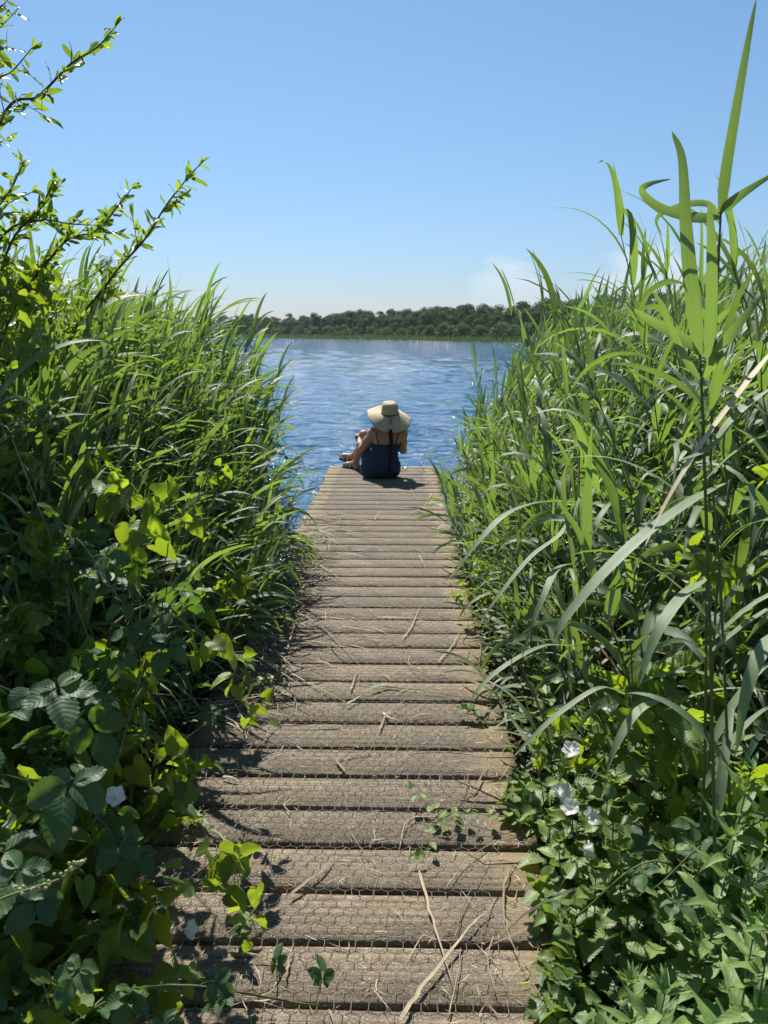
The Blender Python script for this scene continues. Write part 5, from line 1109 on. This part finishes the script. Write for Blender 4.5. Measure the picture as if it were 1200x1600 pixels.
# dress: follows trunk, hips and thighs, open at knees, neckline low across the back
g = Field((-.30, -.22, .0), (.32, .42, .50), .007)
g.cone(np.array(hipL) + [0, -.005, 0], np.array(hipR) + [.01, -.005, 0], .127, .127, .05); g.cone(np.array(hipL) + [.0, -.01, -.03], np.array(hipR) + [.0, -.01, -.03], .118, .118, .04)
for s_ in (-1, 1):
    g.chain([W_(-.20 + s_ * .055, 7.985, .12), W_(-.168 + s_ * .045, 7.985, .25), W_(-.140 + s_ * .055, 7.982, .38), W_(-.135 + s_ * .070, 7.985, .46)], [.116, .088, .088, .068], .05, (1, .92, 1))
    g.cone(W_(-.14 + s_ * .05, 8.06, .36), W_(-.14 + s_ * .05, 8.07, .37), .055, .055, .03)
g.cone(W_(-.20, 7.955, .40), W_(-.06, 7.955, .40), .062, .062, .04)
kl = np.array(hipL) * .32 + np.array(kL) * .68; kr = np.array(hipR) * .32 + np.array(kR) * .68
g.chain([hipL, kl], [.108, .088], .03); g.chain([hipR, kr], [.106, .086], .03); g.cone(kl + [0, 0, -.03], kr + [0, 0, -.03], .07, .07, .05)
XX = np.stack(np.meshgrid(*g.ax, indexing='ij'), -1); x, y, z = XX[..., 0], XX[..., 1], XX[..., 2]
g.F += (.0028 * np.sin(x * 38 + z * 55 + np.sin(z * 21) * 2) + .0018 * np.sin(z * 120 - x * 40 + y * 30) * (z > .12)).astype(np.float32)
top = .372 + .02 * np.abs(x - .055) + .06 * (y > .06); g.F = np.maximum(g.F, (z - top).astype(np.float32))
dk = unit(np.array(kL) - np.array(hipL)); lim = ((XX - np.array(kl)) @ dk) - .045; g.F = np.maximum(g.F, np.where(y > .05, lim, -1).astype(np.float32)); g.F = np.maximum(g.F, (.004 - z).astype(np.float32))
b = MB(); g.mesh(b); b.build('dress', M_DRESS, woman)
b = MB()
for p in ([W_(-.218, 7.886, .365), W_(-.236, 7.892, .43), W_(-.250, 7.935, .505), W_(-.248, 7.985, .543), W_(-.235, 8.04, .50), W_(-.215, 8.085, .42)], [W_(-.045, 7.886, .365), W_(-.030, 7.892, .43), W_(-.008, 7.930, .495), W_(-.006, 7.985, .536), W_(-.02, 8.04, .49), W_(-.05, 8.085, .42)]):
    tube(b, smooth(p, 5), .0055, 5)
b.build('dress_strap', M_DRESS, woman)
# hair: cap under the hat and a long plait
f2 = Field((-.04, -.20, .02), (.24, .22, .80), .007); f2.ball(hc + [0, -.012, .015], .088, .02, (.96, 1.14, 1.18)); f2.cone(hc + [0, -.06, -.05], hc + [.01, -.085, -.11], .05, .03, .03)
pl = [hc + [.01, -.085, -.10], W_(-.093, 7.868, .50), W_(-.090, 7.862, .42), W_(-.095, 7.868, .33), W_(-.100, 7.868, .24), W_(-.105, 7.858, .15), W_(-.108, 7.852, .085)]; Pl = smooth(pl, 6); m = len(Pl)
for i in range(m - 1):
    t = i / m; rr_ = .020 * (1 - .62 * t); off = (.010 * math.sin(i * 1.9)) * (1 - .5 * t); f2.cone(Pl[i] + [off, 0, 0], Pl[i + 1] + [off, 0, -.004], rr_, rr_ * .8, .004)
sl, P = f2.box(hc - .3, hc + .3); fc = (P[..., 1] - (hc[1] + .055)); f2.F[sl] = np.where(P[..., 2] > .45 - .0, np.maximum(f2.F[sl], fc), f2.F[sl])
b = MB(); f2.mesh(b); b.build('hair', M_HAIR, woman)
# hat: domed crown on a wide floppy brim that droops at the back
def ring(c, rx, ry, dz, n=64): return [c + np.array([rx * math.cos(a), ry * math.sin(a), dz(a) if callable(dz) else dz]) for a in np.linspace(0, 2 * math.pi, n, endpoint=False)]
cc = np.array(W_(-.106, 8.045, .690)); n = 72; V = []
th = np.linspace(0, 2 * math.pi, n, endpoint=False); tilt = -.27       # leans back toward the viewer
def T_(p): p = np.asarray(p, float); y, z = p[..., 1], p[..., 2]; c, s_ = math.cos(tilt), math.sin(tilt); return np.stack([p[..., 0], y * c + z * s_, -y * s_ + z * c], -1)
rings = []
for rad, z in ((.002, .118), (.012, .114), (.022, .120), (.045, .120), (.066, .112), (.080, .095), (.087, .065), (.090, .030), (.0915, .0)): rings.append(T_(np.stack([rad * np.cos(th), rad * 1.08 * np.sin(th), z + 0 * th], -1)))
back = np.clip(-np.sin(th), 0, 1); left = np.clip(-np.cos(th), 0, 1); right = np.clip(np.cos(th), 0, 1); front = np.clip(np.sin(th), 0, 1)
for q in np.linspace(.12, 1, 12):
    ro = .0915 + q * (.142 * left + .118 * right + .10 * front + .066 * back) * (1 + .04 * np.sin(th * 5 + 1))
    zo = -q ** 1.15 * (.150 * back ** 2.4 + .004 * left + .108 * right ** 1.5 - .01 * front + .012 * back * right * 2) + q * .010 * np.sin(th * 4 + .8) + q * .012 * np.exp(-((th - 5.35) / .16) ** 2) * 2
    p = np.stack([ro * np.cos(th), ro * 1.05 * np.sin(th), 0 * th], -1); p = T_(p) * [1, 1, .75]; p[:, 2] += zo; rings.append(p)
V = np.concatenate(rings) + cc; nr_ = len(rings); i = np.arange(nr_ - 1)[:, None] * n; j = np.arange(n)[None]; k = (j + 1) % n
Qh = np.stack([i + j, i + n + j, i + n + k, i + k], -1).reshape(-1, 4); b = MB(); b.add(V, Qh, None, (0, 0, .5))
hat = b.build('straw_hat', M_HAT, woman); so_ = hat.modifiers.new('thickness', 'SOLIDIFY'); so_.thickness = .003
b = MB(); bp = T_(np.stack([.0935 * np.cos(th), .0935 * 1.08 * np.sin(th), .006 + 0 * th], -1)) + cc; tube(b, np.vstack([bp, bp[:1]]), .0045, 6, cap=False)
bw = T_(np.array([.0, -.100, .004])) + cc
for s_ in (-1, 1): tube(b, smooth([bw, bw + [s_ * .022, -.006, .006], bw + [s_ * .036, -.008, -.004], bw + [s_ * .014, -.008, -.008]], 5), .0032, 5); tube(b, smooth([bw, bw + [s_ * .006 + .008, -.022, -.035], bw + [s_ * .012 + .012, -.048, -.085]], 5), .0026, 5)
b.build('hat_band', M_BAND, hat)
# sandals
for (heel, ball, d, sd) in FT:
    b = MB(); c0 = heel - d * .035; L = np.linalg.norm((ball - heel) * [1, 1, 0]) + .10; out = []
    z0 = heel[2] - .030; z1 = ball[2] - .024
    for q, wv in ((0, .018), (.06, .030), (.25, .034), (.55, .038), (.78, .045), (.92, .038), (1, .016)): out.append((c0 + d * L * q, wv, z0 + (z1 - z0) * q))
    V = []
    for c, wv, zc in out:
        for sg, dz in ((-1, 0), (1, 0), (1, -.022), (-1, -.022)): p = c + sd * wv * sg; V.append((p[0], p[1], max(zc + dz, .001)))
    Q = [(i * 4 + a, i * 4 + (a + 1) % 4, i * 4 + 4 + (a + 1) % 4, i * 4 + 4 + a) for i in range(len(out) - 1) for a in range(4)] + [(0, 3, 2, 1), (24, 25, 26, 27)]
    b.add(V, Q, None, (0, 0, .5)); so2 = b.build('sandal', M_SOLE, woman, smooth=False)
    s2 = MB()
    for q, hh_, wv in ((.18, .052, .036), (.50, .058, .038), (.70, .044, .044)):
        c = c0 + d * L * q; zc = z0 + (z1 - z0) * q
        for o_ in (-.008, 0, .008): tube(s2, smooth([c + d * o_ - sd * wv + [0, 0, zc - c[2]], c + d * o_ - sd * wv * .7 + [0, 0, zc - c[2] + hh_ * .8], c + d * o_ + [0, 0, zc - c[2] + hh_], c + d * o_ + sd * wv * .7 + [0, 0, zc - c[2] + hh_ * .8], c + d * o_ + sd * wv + [0, 0, zc - c[2]]], 4), .008, 5)
    s2.build('strap', M_SAND, so2)
b = MB(); wv = np.array(wL) - np.array(eL); wv = unit(wv); c = np.array(wL) - wv * .012; s1 = unit(np.cross(wv, [0, 0, 1.])); u1 = np.cross(s1, wv); rg = [c + (s1 * math.cos(a) + u1 * math.sin(a)) * .0275 for a in np.linspace(0, 6.283, 20)]; tube(b, rg, .006, 5, cap=False); o_ = c + (-s1 * .6 + u1 * .8) * .031
tube(b, [o_ - wv * .016, o_ + wv * .016], .015, 8); b.build('wrist_watch', M_BLK, woman)
# pale folded cloth on her lap, seen between arm and waist
b = MB(); nn_ = 14; uu, vv = np.meshgrid(np.linspace(0, 1, nn_), np.linspace(0, 1, nn_)); px = -.350 + .065 * uu; py = 8.06 + .03 * vv + .01 * uu; pz = .225 + .075 * vv - .03 * uu + .010 * np.sin(uu * 9 + vv * 5)
b.add(np.stack([px, py + .008 * np.sin(uu * 14), pz], -1).reshape(-1, 3) - PO, [(r_ * nn_ + c_, r_ * nn_ + c_ + 1, (r_ + 1) * nn_ + c_ + 1, (r_ + 1) * nn_ + c_) for r_ in range(nn_ - 1) for c_ in range(nn_ - 1)], None, (0, 0, .5))
o = b.build('scarf', M_CLOTH); o.location = tuple(PO); md = o.modifiers.new('thickness', 'SOLIDIFY'); md.thickness = .006; tag(o, 'small pale patterned cloth tucked between the woman and her raised knees', 'scarf')
# sunglasses lying folded on the boards to her right
e = empty('sunglasses', (.035, 8.42, .010)); e.rotation_euler = (0, 0, .5)
b = MB()
for s_ in (-1, 1): tube(b, [(s_ * .033 + .026 * math.cos(a), 0, .024 + .020 * math.sin(a)) for a in np.linspace(0, 6.283, 17)], .003, 5, cap=False)
tube(b, [(-.008, 0, .03), (.008, 0, .03)], .0025, 5); b.build('frame', M_BLK, e)
b = MB()
for s_ in (-1, 1): V = [(s_ * .033, .001, .024)] + [(s_ * .033 + .025 * math.cos(a), .001, .024 + .019 * math.sin(a)) for a in np.linspace(0, 6.283, 16, endpoint=False)]; b.add(V, None, [(0, 1 + q, 1 + (q + 1) % 16) for q in range(16)], (0, 0, .5))
b.build('lenses', M_PETAL, e)
for s_ in (-1, 1): b = MB(); tube(b, smooth([(s_ * .058, 0, .034), (s_ * .05, .012 + .006 * s_, .030), (-s_ * .03, .018 + .006 * s_, .012), (-s_ * .045, .020 + .006 * s_, .004)], 4), .0028, 5); b.build('temple', M_BLK, e)
tag(e, 'small dark folded sunglasses lying on the last planks right of the woman', 'sunglasses')

# ------------------------------------------------------------------ summer haze over the lake
hb_ = MB(); box(hb_, -760, 760, -720, 760, -8, 30)
hm, t_, o_ = newmat('haze_air'); vp = N(t_, 'ShaderNodeVolumePrincipled'); vp.inputs['Color'].default_value = (.78, .88, 1, 1); vp.inputs['Density'].default_value = 0.00018; LK(t_, vp.outputs[0], o_.inputs['Volume'])
tag(hb_.build('haze', hm, smooth=False), kind='stuff')
